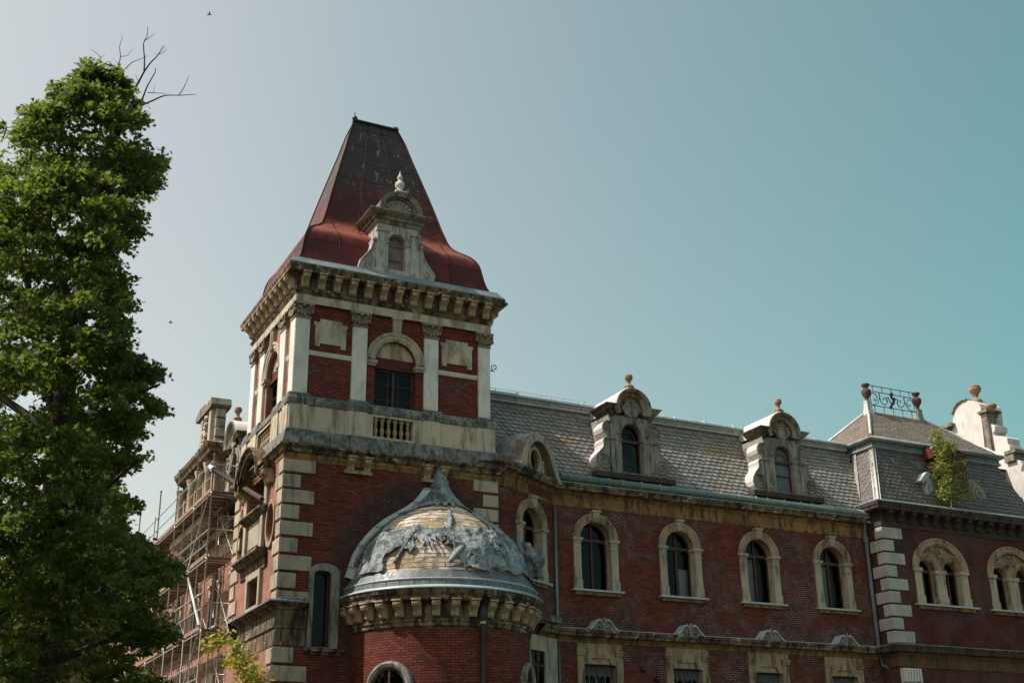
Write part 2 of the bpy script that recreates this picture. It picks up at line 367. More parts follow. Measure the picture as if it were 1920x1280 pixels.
def m_roof():
    s = Sh('red sheet roof'); sx = s.n('ShaderNodeSeparateXYZ'); s.l(s.tc.outputs['Object'], sx.inputs[0]); z = sx.outputs[2]
    a = s.noise(.9, 5, s.vec((1, 1, .7)), .6, .3); c = s.mix(s.ramp(a, .35, .65), (.10, .017, .014), (.045, .011, .011))
    zz = s.math('ADD', z, s.math('MULTIPLY', s.math('SUBTRACT', s.noise(1.3, 4), .5), .5))
    bulge_band = s.math('MULTIPLY', s.ramp(zz, 22.25, 22.6), s.ramp(zz, 23.55, 23.15)); c = s.mix(s.math('MULTIPLY', bulge_band, .85), c, (.25, .072, .043))  # paler orange-red band across the top of the bulge
    old = s.ramp(s.math('ADD', z, s.math('MULTIPLY', s.noise(.9, 5, s.vec((1.6, 1.6, .6))), 5.0)), 26.3, 28.8)
    c = s.mix(s.math('MULTIPLY', old, .9), c, (.034, .030, .031))
    st = s.noise(1.7, 7, s.vec((2.6, 2.6, .45)), .66, .2)
    pale = s.math('MULTIPLY', s.ramp(st, .6, .68), s.ramp(s.math('ADD', z, s.math('MULTIPLY', a, 2.)), 25.4, 26.6)); c = s.mix(s.math('MULTIPLY', pale, .6), c, (.30, .29, .29))
    sheet = s.math('FRACT', s.math('MULTIPLY', z, 1.05)); ln = s.ramp(sheet, .0, .05); c = s.mix(s.math('SUBTRACT', 1., ln), c, (.025, .012, .012))
    nb = s.bump(s.noise(1.1, 3), .35, .25, s.bump(ln, .6, .03))
    return s.fin(c, s.ramp(a, .3, .7, .52, .68), nb, .22)
M['redroof'] = m_roof()
M['seam'] = metal('dark roof seam', (.03, .012, .011), (.05, .016, .014), .7, .12)
def m_board():
    s = Sh('bare dome boards'); b = s.n('ShaderNodeTexBrick'); s.l(s.tc.outputs['UV'], b.inputs['Vector'])
    b.inputs['Scale'].default_value = 1; b.inputs['Brick Width'].default_value = 1.05; b.inputs['Row Height'].default_value = .155; b.inputs['Mortar Size'].default_value = .013
    s.set(b.inputs['Color1'], (.62, .53, .46)); s.set(b.inputs['Color2'], (.44, .37, .31)); s.set(b.inputs['Mortar'], (.03, .024, .018))
    c = s.mix(s.math('MULTIPLY', s.ramp(s.noise(.75, 5, None, .6, .6), .50, .60), .8), b.outputs[0], (.20, .155, .085))
    c = s.mix(s.math('MULTIPLY', s.ramp(s.noise(1.7, 7, s.vec((1, 1, 3.2)), .68, .5), .48, .62), .85), c, (.10, .068, .035))
    c = s.mix(s.math('MULTIPLY', s.ramp(s.noise(.8, 4), .54, .66), .45), c, (.25, .19, .08))
    c = s.mix(s.math('MULTIPLY', s.ramp(s.noise(5, 6, s.vec((1, 1, 4)), .7), .55, .64), .7), c, (.05, .04, .034))
    return s.fin(c, .8, s.bump(b.outputs['Fac'], -.6, .03), .25)
M['board'] = m_board()
def m_tarp():
    s = Sh('torn grey tarpaulin'); a = s.noise(1.4, 5, None, .6, .5); c = s.mix(s.ramp(a, .40, .60), (.05, .063, .072), (.24, .28, .30))
    f = s.noise(6, 5, None, .7, 1.2); c = s.mix(s.math('MULTIPLY', s.ramp(f, .52, .64), .7), c, (.42, .46, .48))  # pale patches: bright highlights on the folds put into the colour
    g = s.noise(3.2, 6, s.vec((1, 1, .8)), .7, 1.5); return s.fin(c, .45, s.bump(g, .9, .12, s.bump(f, .6, .05)), .45)
M['tarp'] = m_tarp()
def m_leaf(name, a, b, c_, trans=(.22, .34, .03), tf=.38):
    s = Sh(name); g = s.n('ShaderNodeNewGeometry'); rnd = g.outputs['Random Per Island']
    c = s.mix(s.ramp(rnd, 0, .7), a, b); c = s.mix(s.ramp(rnd, .86, 1.), c, c_)
    s.fin(c, .5, None, .35); t = s.n('ShaderNodeBsdfTranslucent'); s.set(t.inputs[0], s.mix(.5, c, trans))
    mx = s.n('ShaderNodeMixShader'); mx.inputs[0].default_value = tf; s.l(s.bsdf.outputs[0], mx.inputs[1]); s.l(t.outputs[0], mx.inputs[2]); s.l(mx.outputs[0], s.out.inputs[0])
    return s.mat
M['maple'] = m_leaf('maple leaves', (.007, .019, .008), (.016, .036, .011), (.06, .08, .016), (.36, .50, .05), .42)
M['birch'] = m_leaf('birch leaves', (.13, .17, .03), (.19, .21, .035), (.25, .20, .03), (.36, .40, .05), .4)
M['yellow'] = m_leaf('yellow green leaves', (.22, .22, .03), (.28, .26, .035), (.32, .24, .03), (.55, .50, .05), .42)
M['bark'] = stone('dark bark', (.05, .043, .036), (.035, .03, .026), (.015, .013, .012), .6, 3.)
M['birchbark'] = stone('pale birch bark', (.5, .48, .45), (.4, .38, .35), (.1, .09, .08), .6, 6.)
M['grass'] = stone('dry grass and gravel', (.085, .08, .045), (.11, .095, .065), (.05, .065, .03), .6, .3)
M['bird'] = stone('dark feathers', (.02, .02, .022), (.03, .03, .03), (.01, .01, .01), .3)
# ------------------------------------------------------------------ ground
def grid_ground():
    mb = MB(); mb.add([(-1500, -1500, 0), (1500, -1500, 0), (1500, 1500, 0), (-1500, 1500, 0)], [(0, 1, 2, 3)])
    o = mb.build('ground', M['grass']); tag(o, 'rough grass ground round the palace', 'ground', kind='structure')
grid_ground()

# ------------------------------------------------------------------ the palace: one thing, its sections and features are parts
PAL = tag(empty('palace'), 'dilapidated red brick palace with stone trim, corner tower and slate mansard roofs', 'palace')
def part(mb, name, mat, parent=None, label=None, smooth=None):
    o = mb.build(name, mat, parent or PAL, smooth)
    if label: o['label'] = label
    return o
def copy_part(o, mw, parent):
    c = o.copy(); col.objects.link(c); c.parent = parent; c.matrix_local = mw; return c

W_, D_ = 8.0, 6.15           # tower plan
def ring(s): return [(s, D_ - s), (s, s), (W_ - s, s), (W_ - s, D_ - s)]
def sweep_ring(mb, prof, s=0., mat=0, smooth=False): sweep(mb, ring(s), prof, closed=True, mat=mat, smooth=smooth)

# console bracket, made once: origin at top back centre, front towards -Y
BR_P = [(0, 0), (.36, 0), (.42, -.05), (.435, -.12), (.40, -.20), (.30, -.26), (.22, -.33), (.185, -.42), (.175, -.49), (.12, -.55), (0, -.55)]
def bracket_mesh(w=.29, k=1.0):
    mb = MB()
    def slab(u0, u1, grow):
        fr = Fr((u1, 0, 0), (0, -1, 0))      # U = -Y so u = n; N = -X
        prism(mb, fr, [((n + (grow if n > .01 else 0)) * k, z * k) for n, z in BR_P], 0, u1 - u0, back=True)
    slab(-w / 2, w / 2, -.045)
    for i in range(4):
        c = -w / 2 + w * (i + .5) / 4; slab(c - w * .085, c + w * .085, .02)
    box(mb, FY(0), -w * .62, w * .62, 0, .06 * k, 0, .47 * k)
    for sgn in (-1, 1):                       # side volutes
        tube(mb, [(sgn * (w / 2 + .005), -(.30 + .085 * math.cos(a) * (1 - a / 12)) * k, (-.12 + .085 * math.sin(a) * (1 - a / 12)) * k) for a in [i * .7 for i in range(14)]], .014, 4)
    return mb
br0 = bracket_mesh().build('bracket', M['console'], None)
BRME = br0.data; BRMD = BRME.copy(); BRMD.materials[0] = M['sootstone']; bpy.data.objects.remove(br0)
def bracket(parent, fr, u, z, n=0., k=1.0, mat=None):
    o = bpy.data.objects.new('bracket', BRMD if mat else BRME); col.objects.link(o); o.parent = parent
    P = fr.p(u, z, n); mm = Matrix.Identity(4)
    for i in range(3): mm[i][0] = fr.U[i] * k; mm[i][1] = -fr.N[i] * k; mm[i][2] = (k if i == 2 else 0); mm[i][3] = P[i]
    o.matrix_local = mm; return o

def frame_ring(mb, fr, outer, inner, n0, n1): prism(mb, fr, outer, n0, n1, holes=[inner])
def arch_window(fr, cu, hw, z0, zs, n, parent, frame='frame', mull='t', label=None, curtain=None, rz=None, top=True):
    """wooden frame (the window itself) with a glass pane behind and perhaps a curtain"""
    mb = MB(); fw = .07
    if top:
        frame_ring(mb, fr, archpoly(cu, hw, z0, zs, rz=rz), archpoly(cu, hw - fw, z0 + fw, zs, rz=(rz or hw) - fw), n - .09, n)
        pane_o = archpoly(cu, hw - fw / 2, z0 + fw / 2, zs, rz=(rz or hw) - fw / 2); ztop = zs + (rz or hw)
    else:
        frame_ring(mb, fr, rect(cu - hw, cu + hw, z0, zs), rect(cu - hw + fw, cu + hw - fw, z0 + fw, zs - fw), n - .09, n)
        pane_o = rect(cu - hw + fw / 2, cu + hw - fw / 2, z0 + fw / 2, zs - fw / 2); ztop = zs
    if 't' in mull: box(mb, fr, cu - hw + fw, cu + hw - fw, zs - .07, zs + .06, n - .08, n + .03)
    if 'm' in mull:
        box(mb, fr, cu - .045, cu + .045, z0 + fw, (zs if top else ztop) - fw, n - .085, n + .015)
    if 'M' in mull and top: box(mb, fr, cu - .04, cu + .04, zs + .06, ztop - fw, n - .085, n + .005)
    if 'g' in mull:
        for s_ in (-1, 1):
            uu = cu + s_ * hw * .5
            for k in (1, 2): box(mb, fr, min(uu - hw * .42, uu + hw * .42), max(uu - hw * .42, uu + hw * .42), z0 + (zs - z0) * k / 3 - .012, z0 + (zs - z0) * k / 3 + .012, n - .06, n - .02)
            box(mb, fr, cu + s_ * .2 - .014, cu + s_ * .2 + .014, z0 + fw, zs - fw, n - .06, n - .015)
    o = part(mb, 'window', M[frame], parent, label)
    pb = MB(); prism(pb, fr, pane_o, n - .05, n - .045, sides=False); part(pb, 'pane', M['glass'], o)
    if curtain:
        cb = MB(); u0, u1, a, b = curtain; seg = 22; rows = []
        for i in range(seg + 1):
            uu = u0 + (u1 - u0) * i / seg; nn = n - .28 + .035 * math.sin(i * 1.9)
            rows.append([fr.p(uu, a, nn), fr.p(uu, b, nn)])
        strips(cb, rows, 0, True, flip=True); part(cb, 'curtain', M['curtain'], o)
    return o
ARCHV = [(0, -.05), (0, .06), (.06, .075), (.09, .10), (.2, .105), (.24, .14), (.31, .15), (.33, .12), (.33, -.02)]
def arch_prof(r, wd, n=0., k=1.): return [(r + q / .33 * wd, n + d * k) for q, d in ARCHV]
def keystone(fr, cu, z0, z1, w0, w1, n, parent, mat='tan'):
    mb = MB(); prism(mb, fr, [(cu - w0, z0), (cu + w0, z0), (cu + w1, z1 - .07), (cu - w1, z1 - .07)], n - .2, n + .06)
    box(mb, fr, cu - w1 - .04, cu + w1 + .04, z1 - .07, z1, n - .2, n + .10)
    for k in (-.5, 0, .5): box(mb, fr, cu + w0 * k - .018, cu + w0 * k + .018, z0 + .04, z1 - .09, n + .05, n + .085)
    return part(mb, 'keystone', M[mat], parent)

# ---------------------------------------------------- tower: shaft
mb = MB()
SD = archpoly(1.5, .31, 7.12, 9.5, 10, .14)
prism(mb, FY(0), rect(0, W_, 0, 13.6), -.4, 0, holes=[SD], sides=False)
LW2 = rect(-3.45, -2.1, 8.75, 9.72)
HN = [(-4.25, 12.1), (-1.95, 12.1)] + arc(-3.1, 13.0, 1.15, 0, 180, 16)
def oval_n(y): return ell(-y, 11.35, .42, .68)
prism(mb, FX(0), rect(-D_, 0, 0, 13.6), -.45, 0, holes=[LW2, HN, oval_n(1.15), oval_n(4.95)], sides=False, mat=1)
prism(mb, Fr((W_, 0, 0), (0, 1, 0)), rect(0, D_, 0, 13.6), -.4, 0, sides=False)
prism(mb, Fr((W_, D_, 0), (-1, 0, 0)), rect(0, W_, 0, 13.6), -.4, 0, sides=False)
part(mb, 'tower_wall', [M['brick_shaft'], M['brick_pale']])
mb = MB(); box(mb, FY(1.3), 1.0, 7.4, 0.1, 13.5, -4.2, 0); box(mb, FY(1.3), 1.2, 7.2, 14.5, 19.3, -3.8, 0); part(mb, 'dark_backing', M['soot'])  # black boxes added inside to keep the tower windows dark
# quoins at the front left corner
QZ = [(12.90, 13.32), (12.36, 12.80), (11.83, 12.28), (11.29, 11.74), (10.73, 11.19), (10.15, 10.62), (9.57, 10.05), (8.98, 9.47), (8.40, 8.88)]
def corner_quoin(mb, z0, z1, long_u, long_v, n=.05, c=.03):
    """L-shaped block wrapped round the corner x=y=0"""
    pl = [(-n, long_v), (-n, -n), (long_u, -n)]
    prof = [(0, z0), (n * 0 + c, z0 + c), (c, z1 - c), (0, z1)]
    prof = [(-n, z0), (-c * .2, z0), (0, z0 + c), (0, z1 - c), (-c * .2, z1), (-n, z1)]
    sweep(mb, pl, prof)
for i, (a, b) in enumerate(QZ):
    u = 1.08 if i % 2 == 0 else .58
    mb = MB(); corner_quoin(mb, a, b, u, .50 if i % 2 == 0 else .78); part(mb, 'quoin', M['tan_block'])
for i, (a, b) in enumerate([(6.6, 7.08), (6.02, 6.5), (5.4, 5.9), (4.8, 5.3), (4.2, 4.7)]): mb = MB(); corner_quoin(mb, a, b, .62 if i % 2 == 0 else 1.08, .8 if i % 2 == 0 else .5); part(mb, 'quoin', M['tan_block'])
for i, (a, b) in enumerate(QZ[:6]):
    u0 = 7.04 if i % 2 == 0 else 7.42; mb = MB(); cbox(mb, FY(0), u0, 8.03, a + .02, b + .02, -.05, .05); part(mb, 'quoin', M['tan_block'])
for i, (a, b) in enumerate(QZ):
    v0 = D_ - (.95 if i % 2 else .6); mb = MB(); cbox(mb, FX(0), -D_ - .03, -v0, a - .1, b - .1, -.05, .06); part(mb, 'quoin', M['tan_block'])
# corner pedestal band with its own cornice at the lower level (z 7.1 .. 8.6)
path = [(-.02, 4.9), (-.02, -.02), (1.0, -.02)]
mb = MB()
sweep(mb, path, [(-.1, 8.66), (.10, 8.60), (.33, 8.52), (.34, 8.47)], mat=1)
sweep(mb, path, [(.34, 8.47), (.28, 8.44), (.20, 8.38), (.10, 8.36), (.06, 8.29), (.01, 8.27), (.01, 7.80), (.05, 7.77), (.05, 7.70), (.0, 7.66), (-.0, 7.14), (-.1, 7.10)])
for k in range(5): box(mb, FY(-.02), .05 + .2 * k, .075 + .2 * k, 8.60, 8.64, .05, .3, mat=1)
part(mb, 'corner_cornice', [M['grime'], M['lead']], None, 'grimed lower cornice wrapped round the tower corner')
# slit window on the tower front
mb = MB()
prism(mb, FY(0), archpoly(1.56, .53, 7.1, 9.55, 12, .32), -.06, .08, holes=[archpoly(1.5, .30, 7.13, 9.5, 10, .13)])
sl = part(mb, 'window_surround', M['dormer'])
mb = MB(); box(mb, FY(0), .95, 2.3, 6.98, 7.09, -.1, .16); box(mb, FY(0), 1.05, 2.2, 6.88, 6.98, -.1, .08); part(mb, 'sill', M['grime'], sl)
arch_window(FY(0), 1.5, .31, 7.12, 9.5, -.22, PAL, 'frame', '', rz=.14)
# base cornice of the upper storey with consoles
mb = MB()
BC = [(.0, 13.90), (.24, 13.865), (.25, 13.79), (.19, 13.76), (.13, 13.70), (.11, 13.60), (.04, 13.56), (.03, 13.45), (.02, 13.42), (.0, 13.33)]
sweep_ring(mb, BC[1:8], 0.0)
sweep_ring(mb, [(.04, 13.56), (.035, 13.44), (.015, 13.42), (.005, 13.32), (-.05, 13.30)], 0, mat=1)
sweep_ring(mb, [(-.05, 13.89), (.24, 13.865)], 0, mat=2)
bc = part(mb, 'tower_base_cornice', [M['grime'], M['ochre'], M['lead']])
for c in (2.325, 2.93, 5.19, 5.80): bracket(bc, FY(0), c, 13.56, .0, .8)
for a, b in ((2.08, 3.10), (4.98, 6.0)):
    mb = MB(); box(mb, FY(0), a, b, 13.03, 13.13, -.05, .16); box(mb, FY(0), a + .03, b - .03, 13.13, 13.17, -.05, .10); part(mb, 'shelf', M['tan'], bc)
# sloping blackened base course and plinth
mb = MB()
sweep_ring(mb, [(-.05, 14.45), (.02, 14.42), (.17, 13.89), (.1, 13.87)], 0)
for u in (.83, 2.15, 2.94, 4.98, 5.76, 7.18):                         # open joints
    box(mb, FY(0), u - .008, u + .008, 13.9, 14.40, -.1, .08)
part(mb, 'base_course', M['moss'])
mb = MB(); PH = rect(3.15, 4.67, 14.52, 15.24); PHL = rect(-3.95, -2.2, 14.52, 15.24)
prism(mb, FY(.05), rect(.05, W_ - .05, 14.42, 15.36), -.34, 0, holes=[PH], sides=False)
prism(mb, FX(.05), rect(-D_ + .05, -.05, 14.42, 15.36), -.34, 0, holes=[PHL], sides=False)
prism(mb, Fr((W_ - .05, .05, 0), (0, 1, 0)), rect(0, D_ - .1, 14.42, 15.36), -.1, 0, sides=False)
prism(mb, Fr((W_ - .05, D_ - .05, 0), (-1, 0, 0)), rect(0, W_ - .1, 14.42, 15.36), -.1, 0, sides=False)
for (a, b) in ((.045, .75), (2.20, 2.92), (5.03, 5.74), (7.2, 7.955)): cbox(mb, FY(.05), a, b, 14.43, 15.35, -.02, .055, .02)
for (a, b) in ((.045, .75), (1.2, 2.05), (4.05, 4.8), (5.4, 6.1)): cbox(mb, FX(.05), -b, -a, 14.43, 15.35, -.02, .05, .012)
part(mb, 'plinth', M['cream'])
mb = MB(); box(mb, FY(.42), .5, W_ - .5, 14.43, 14.5, -.3, .3); box(mb, FX(.42), -D_ + .5, -.5, 14.43, 14.5, -.3, .3); part(mb, 'balcony_floor', M['moss'])
# ledge with stepped pedestals below the pilasters
mb = MB()
LG = [(.02, 15.33), (.06, 15.36), (.065, 15.50), (.03, 15.54), (-.02, 15.64), (-.06, 15.70), (-.13, 15.74), (-.2, 15.76)]
sweep_ring(mb, LG[::-1], .07)
for (a, b) in ((.06, .80), (2.25, 2.98), (5.05, 5.78), (7.27, 7.94)):
    sweep(mb, [(a, .3), (a, .09), (b, .09), (b, .3)], [(-.02, 15.80), (.03, 15.76), (.05, 15.66), (.09, 15.56), (.10, 15.35), (.03, 15.32)])
for (a, b) in ((.06, .85), (1.25, 2.1), (4.0, 4.8), (5.4, 6.1)):
    sweep(mb, [(.3, b), (.09, b), (.09, a), (.3, a)], [(-.02, 15.80), (.03, 15.76), (.05, 15.66), (.09, 15.56), (.10, 15.35), (.03, 15.32)])
part(mb, 'ledge', M['moss'])
# balusters
BAL = [(.10, 0), (.10, .05), (.06, .07), (.05, .12), (.085, .22), (.09, .28), (.05, .40), (.045, .46), (.075, .50), (.045, .54), (.05, .58), (.10, .64), (.10, .72)]
b0 = MB(); lathe(b0, (0, 0), [(r, z) for r, z in BAL], 10); b0 = b0.build('baluster', M['tan'], None)
bme = b0.data; bpy.data.objects.remove(b0)
ba = part((lambda q: (box(q, FY(.05), 3.15, 4.67, 15.24, 15.33, -.3, -.01), q)[1])(MB()), 'balustrade', M['moss'])
for k in range(6):
    o = bpy.data.objects.new('baluster', bme); col.objects.link(o); o.parent = ba; o.location = (3.30 + .245 * k, .2, 14.52)
bl = part((lambda q: (box(q, FX(.05), -3.95, -2.2, 15.24, 15.33, -.3, -.01), q)[1])(MB()), 'balustrade', M['moss'])
for k in range(6):
    o = bpy.data.objects.new('baluster', bme); col.objects.link(o); o.parent = bl; o.location = (.2, 2.36 + .28 * k, 14.52)

# ---------------------------------------------------- tower: upper storey
mb = MB(); SB = .27
AH = archpoly(4.03, .80, 15.45, 17.5); AHL = archpoly(-3.1, .80, 15.45, 17.5)
prism(mb, FY(SB), rect(SB, W_ - SB, 15.5, 19.3), -.4, 0, holes=[AH], sides=False)
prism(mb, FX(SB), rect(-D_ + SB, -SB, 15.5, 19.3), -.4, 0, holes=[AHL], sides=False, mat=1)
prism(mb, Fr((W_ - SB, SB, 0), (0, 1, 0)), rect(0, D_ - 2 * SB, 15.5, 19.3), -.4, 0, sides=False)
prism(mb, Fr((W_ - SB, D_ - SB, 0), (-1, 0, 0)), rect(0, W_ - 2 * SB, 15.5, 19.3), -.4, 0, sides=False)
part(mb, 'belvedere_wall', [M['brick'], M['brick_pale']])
mb = MB(); mb.add([(0.3, 0.3, 19.4), (7.7, .3, 19.4), (7.7, 5.8, 19.4), (.3, 5.8, 19.4)], [(0, 1, 2, 3)]); part(mb, 'tower_ceiling', M['soot'])
mb = MB(); mb.add([(0.3, 0.3, 13.8), (7.7, .3, 13.8), (7.7, 5.8, 13.8), (.3, 5.8, 13.8)], [(0, 1, 2, 3)]); part(mb, 'tower_floor', M['soot'])
def capital(fr, u0, u1, z0, z1, n):
    mb = MB(); c = (u0 + u1) / 2; hw = (u1 - u0) / 2
    prism(mb, fr, [(u0 + .02, z0), (u1 - .02, z0), (u1 + .07, z1 - .1), (u0 - .07, z1 - .1)], n - .2, n - .01)
    box(mb, fr, u0 - .03, u1 + .03, z0 - .05, z0, n - .2, n + .03)
    box(mb, fr, u0 - .12, u1 + .12, z1 - .08, z1, n - .2, n + .09)
    for s in (-1, 1):
        tube(mb, spiral(fr, c + s * (hw + .03), z1 - .18, .11, n + .07, 1.4, s), .025, 5)
        tube(mb, [fr.p(c + s * .05, z0 + .05, n + .02), fr.p(c + s * .13, z0 + .25, n + .06), fr.p(c + s * (hw + .02), z1 - .1, n + .1)], [.03, .035, .04], 5)
        for k in range(3): lump(mb, fr.p(c + s * (.06 + .13 * k), z0 + .1 + .05 * k, n + .03), .065, 6, 0, .35, (1, .8, 1.4))
    for k in range(5): lump(mb, fr.p(u0 + (u1 - u0) * (k + .5) / 5, z0 + .2 + .06 * (k % 2), n + .03), .06, 6, 0, .4, (1, .8, 1.3))
    lump(mb, fr.p(c, z1 - .12, n + .08), .07, 7, 0, .3)
    return mb
def pilaster(fr, u0, u1, n, mat='render', ret=None):
    mb = MB(); cbox(mb, fr, u0, u1, 15.79, 18.62, n - .22, n, .015)
    o = part(mb, 'pilaster', M[mat]); part(capital(fr, u0, u1, 18.68, 19.2, n), 'capital', M['capital'], o); return o
for (a, b) in ((.168, .71), (2.33, 2.89), (5.14, 5.70), (7.36, 7.832)): pilaster(FY(.16), a, b, 0.)
for (a, b) in ((.168, .73), (1.36, 2.03), (4.12, 4.75), (5.45, 6.0)): pilaster(FX(.16), -b, -a, 0.0)
for (a, b) in ((.168, .7), (5.45, 6.0)): pilaster(Fr((W_ - .16, 0, 0), (0, 1, 0)), a, b, 0.)
# blank panels and string courses
def panel(u0, u1, z0, z1):
    mb = MB(); nx, nz = .19, .13
    P = [(u0 + .05, z0), (u0 + .05 + nx, z0), (u0 + .05 + nx, z0 + .12), (u1 - .05 - nx, z0 + .12), (u1 - .05 - nx, z0), (u1 - .05, z0), (u1 - .05, z1 - nz * 2), (u1, z1 - nz * 2), (u1, z1 - nz), (u1 - .22, z1 - nz), (u1 - .22, z1), (u0 + .22, z1), (u0 + .22, z1 - nz), (u0, z1 - nz), (u0, z1 - nz * 2), (u0 + .05, z1 - nz * 2)]
    prism(mb, FY(SB), P, -.1, .045)
    part(mb, 'blind_panel', M['cream'])
panel(.88, 2.14, 17.66, 18.72); panel(5.82, 7.15, 17.66, 18.72)
for pth in ([(.70, SB), (2.34, SB)], [(5.69, SB), (7.37, SB)], [(SB, 1.37), (SB, .72)], [(SB, 5.46), (SB, 4.74)]):
    mb = MB(); sweep(mb, pth, [(-.02, 17.47), (.07, 17.45), (.05, 17.38), (.02, 17.30), (-.02, 17.28)]); part(mb, 'string_course', M['render'])
def belvedere_window(fr, cu):
    mb = MB(); archsweep(mb, fr, cu, 17.5, arch_prof(.80, .33), 0, 180, 28)
    sur = part(mb, 'window_surround', M['tan_block'])
    keystone(fr, cu, 18.32, 19.2, .12, .17, .10, sur, 'tan_block')
    for s in (-1, 1):
        mb = MB(); a, b = sorted((cu + s * .74, cu + s * 1.16)); box(mb, fr, a, b, 17.33, 17.45, -.3, .14); box(mb, fr, a + .03, b - .03, 17.24, 17.33, -.3, .09); part(mb, 'impost', M['tan_block'], sur)
    mb = MB(); prism(mb, fr, archpoly(cu, .80, 17.66, 17.66, 18, .64), -.35, -.16); part(mb, 'tympanum', M['cream'], sur)
    mb = MB(); box(mb, fr, cu - .8, cu + .8, 17.22, 17.66, -.36, -.14); box(mb, fr, cu - .8, cu + .8, 17.22, 17.30, -.36, -.10); part(mb, 'lintel_board', M['redroof'], sur)
    arch_window(fr, cu, .78, 15.5, 17.22, -.22, PAL, 'frame', 'mg', top=False)
belvedere_window(FY(SB), 4.03); belvedere_window(FX(SB), -3.1)
# entablature, consoles, cornice, roof-edge flashing
mb = MB()
EN = [(-.05, 19.22), (.0, 19.22), (.0, 19.53), (.03, 19.55), (.035, 19.60), (.07, 19.63), (.07, 19.67), (.02, 19.70), (.02, 20.26)]
sweep_ring(mb, EN[:3], .13); en = part(mb, 'frieze', M['cream'])
mb = MB(); sweep_ring(mb, EN[2:], .13); part(mb, 'architrave_moulding', M['grime'], en)
mb = MB()
CO = [(.0, 20.18), (.06, 20.20), (.07, 20.25), (.34, 20.26), (.385, 20.28), (.39, 20.38), (.41, 20.43), (.43, 20.50), (.42, 20.56)]
sweep_ring(mb, CO, .13)
tc = part(mb, 'tower_cornice', M['grime'], None, 'soot streaked main cornice of the tower carried on scroll consoles')
for k in range(13): bracket(tc, FY(.11), .40 + .60 * k, 20.24, .0, .86)
for k in range(10): bracket(tc, FX(.11), -(.40 + .594 * k), 20.24, .0, .86)
for k in range(4): bracket(tc, Fr((W_ - .11, 0, 0), (0, 1, 0)), .4 + .6 * k, 20.24, 0., .86)
mb = MB(); sweep_ring(mb, [(.41, 20.555), (.40, 20.60), (.215, 20.84), (.20, 20.88), (.0, 20.90)], .13); part(mb, 'roof_flashing', M['zinc_mid'])
mb = MB(); prism(mb, Fr((W_ + .26, .6, 0), (0, 1, 0)), [(-.9, 20.36), (1.2, 20.36), (1.2, 20.42), (-.9, 20.44)], -.1, .14, back=True); part(mb, 'gutter_end', M['iron'])
# roof
HP = [(.14, 20.88), (.20, 21.0), (.28, 21.2), (.345, 21.45), (.40, 21.75), (.445, 22.0), (.50, 22.2), (.60, 22.4), (.74, 22.58), (.92, 22.74), (1.12, 22.90), (1.27, 23.06), (1.36, 23.2), (1.44, 23.4), (1.62, 24.0), (1.80, 24.7), (2.03, 25.55), (2.30, 26.5), (2.56, 27.4), (2.80, 28.3), (3.06, 29.03)]
def hiproof(mb, prof, x0, x1, y0, y1, mat=0):
    for k in range(4):
        rows = []
        for s, z in prof:
            c = [(x0 + s, y0 + s, z), (x1 - s, y0 + s, z), (x1 - s, y1 - s, z), (x0 + s, y1 - s, z)]
            a, b = Vector(c[k]), Vector(c[(k + 1) % 4])
            rows.append([a + (b - a) * (i / 8) for i in range(9)])
        strips(mb, rows, mat, True, flip=True)
mb = MB(); hiproof(mb, HP, 0, W_, 0, D_)
s, z = HP[-1]; mb.add([(s, s, z), (W_ - s, s, z), (W_ - s, D_ - s, z), (s, D_ - s, z)], [(0, 1, 2, 3)])
tr = part(mb, 'tower_roof', M['redroof'], None, 'steep bell shaped tower roof of rusty red sheet metal with a blackened top')
mb = MB()
for fx in (.27, .62):
    pts = []
    for s, z in HP[9:]:
        pts.append((4 + (fx - .5) * (W_ - 2 * 1.3) * (1 if s < 1.3 else max(.28, 1 - (s - 1.3) * .42)), s - .02, z))
    tube(mb, pts, .016, 5)
for fx in (.22, .78):
    tube(mb, [(W_ * fx, s - .02, z) for s, z in HP[:13]], .018, 5)
for sgn in (0, 1):
    tube(mb, [((s - .01) if not sgn else W_ - s + .01, s - .01, z) for s, z in HP], .035, 5)
    tube(mb, [((s - .01) if not sgn else W_ - s + .01, D_ - s + .01, z) for s, z in HP], .035, 5)
part(mb, 'seams', M['seam'], tr)
mb = MB(); s, z = HP[-1]
box(mb, FY(s - .03), s - .06, W_ - s + .06, z, z + .07, -.2, .05)
tube(mb, [(s, s, z), (s, s, z + .45)], [.04, .012], 6); lump(mb, (s, s, z + .12), .11, 8); tube(mb, [(s - .12, s, z + .1), (s + .1, s, z + .2)], .03, 5)
tube(mb, [(W_ - s, s, z), (W_ - s, s, z + .16)], .05, 6); lump(mb, (W_ - s - .12, s, z + .1), .08, 7)
part(mb, 'ridge_cap', M['iron'], tr)
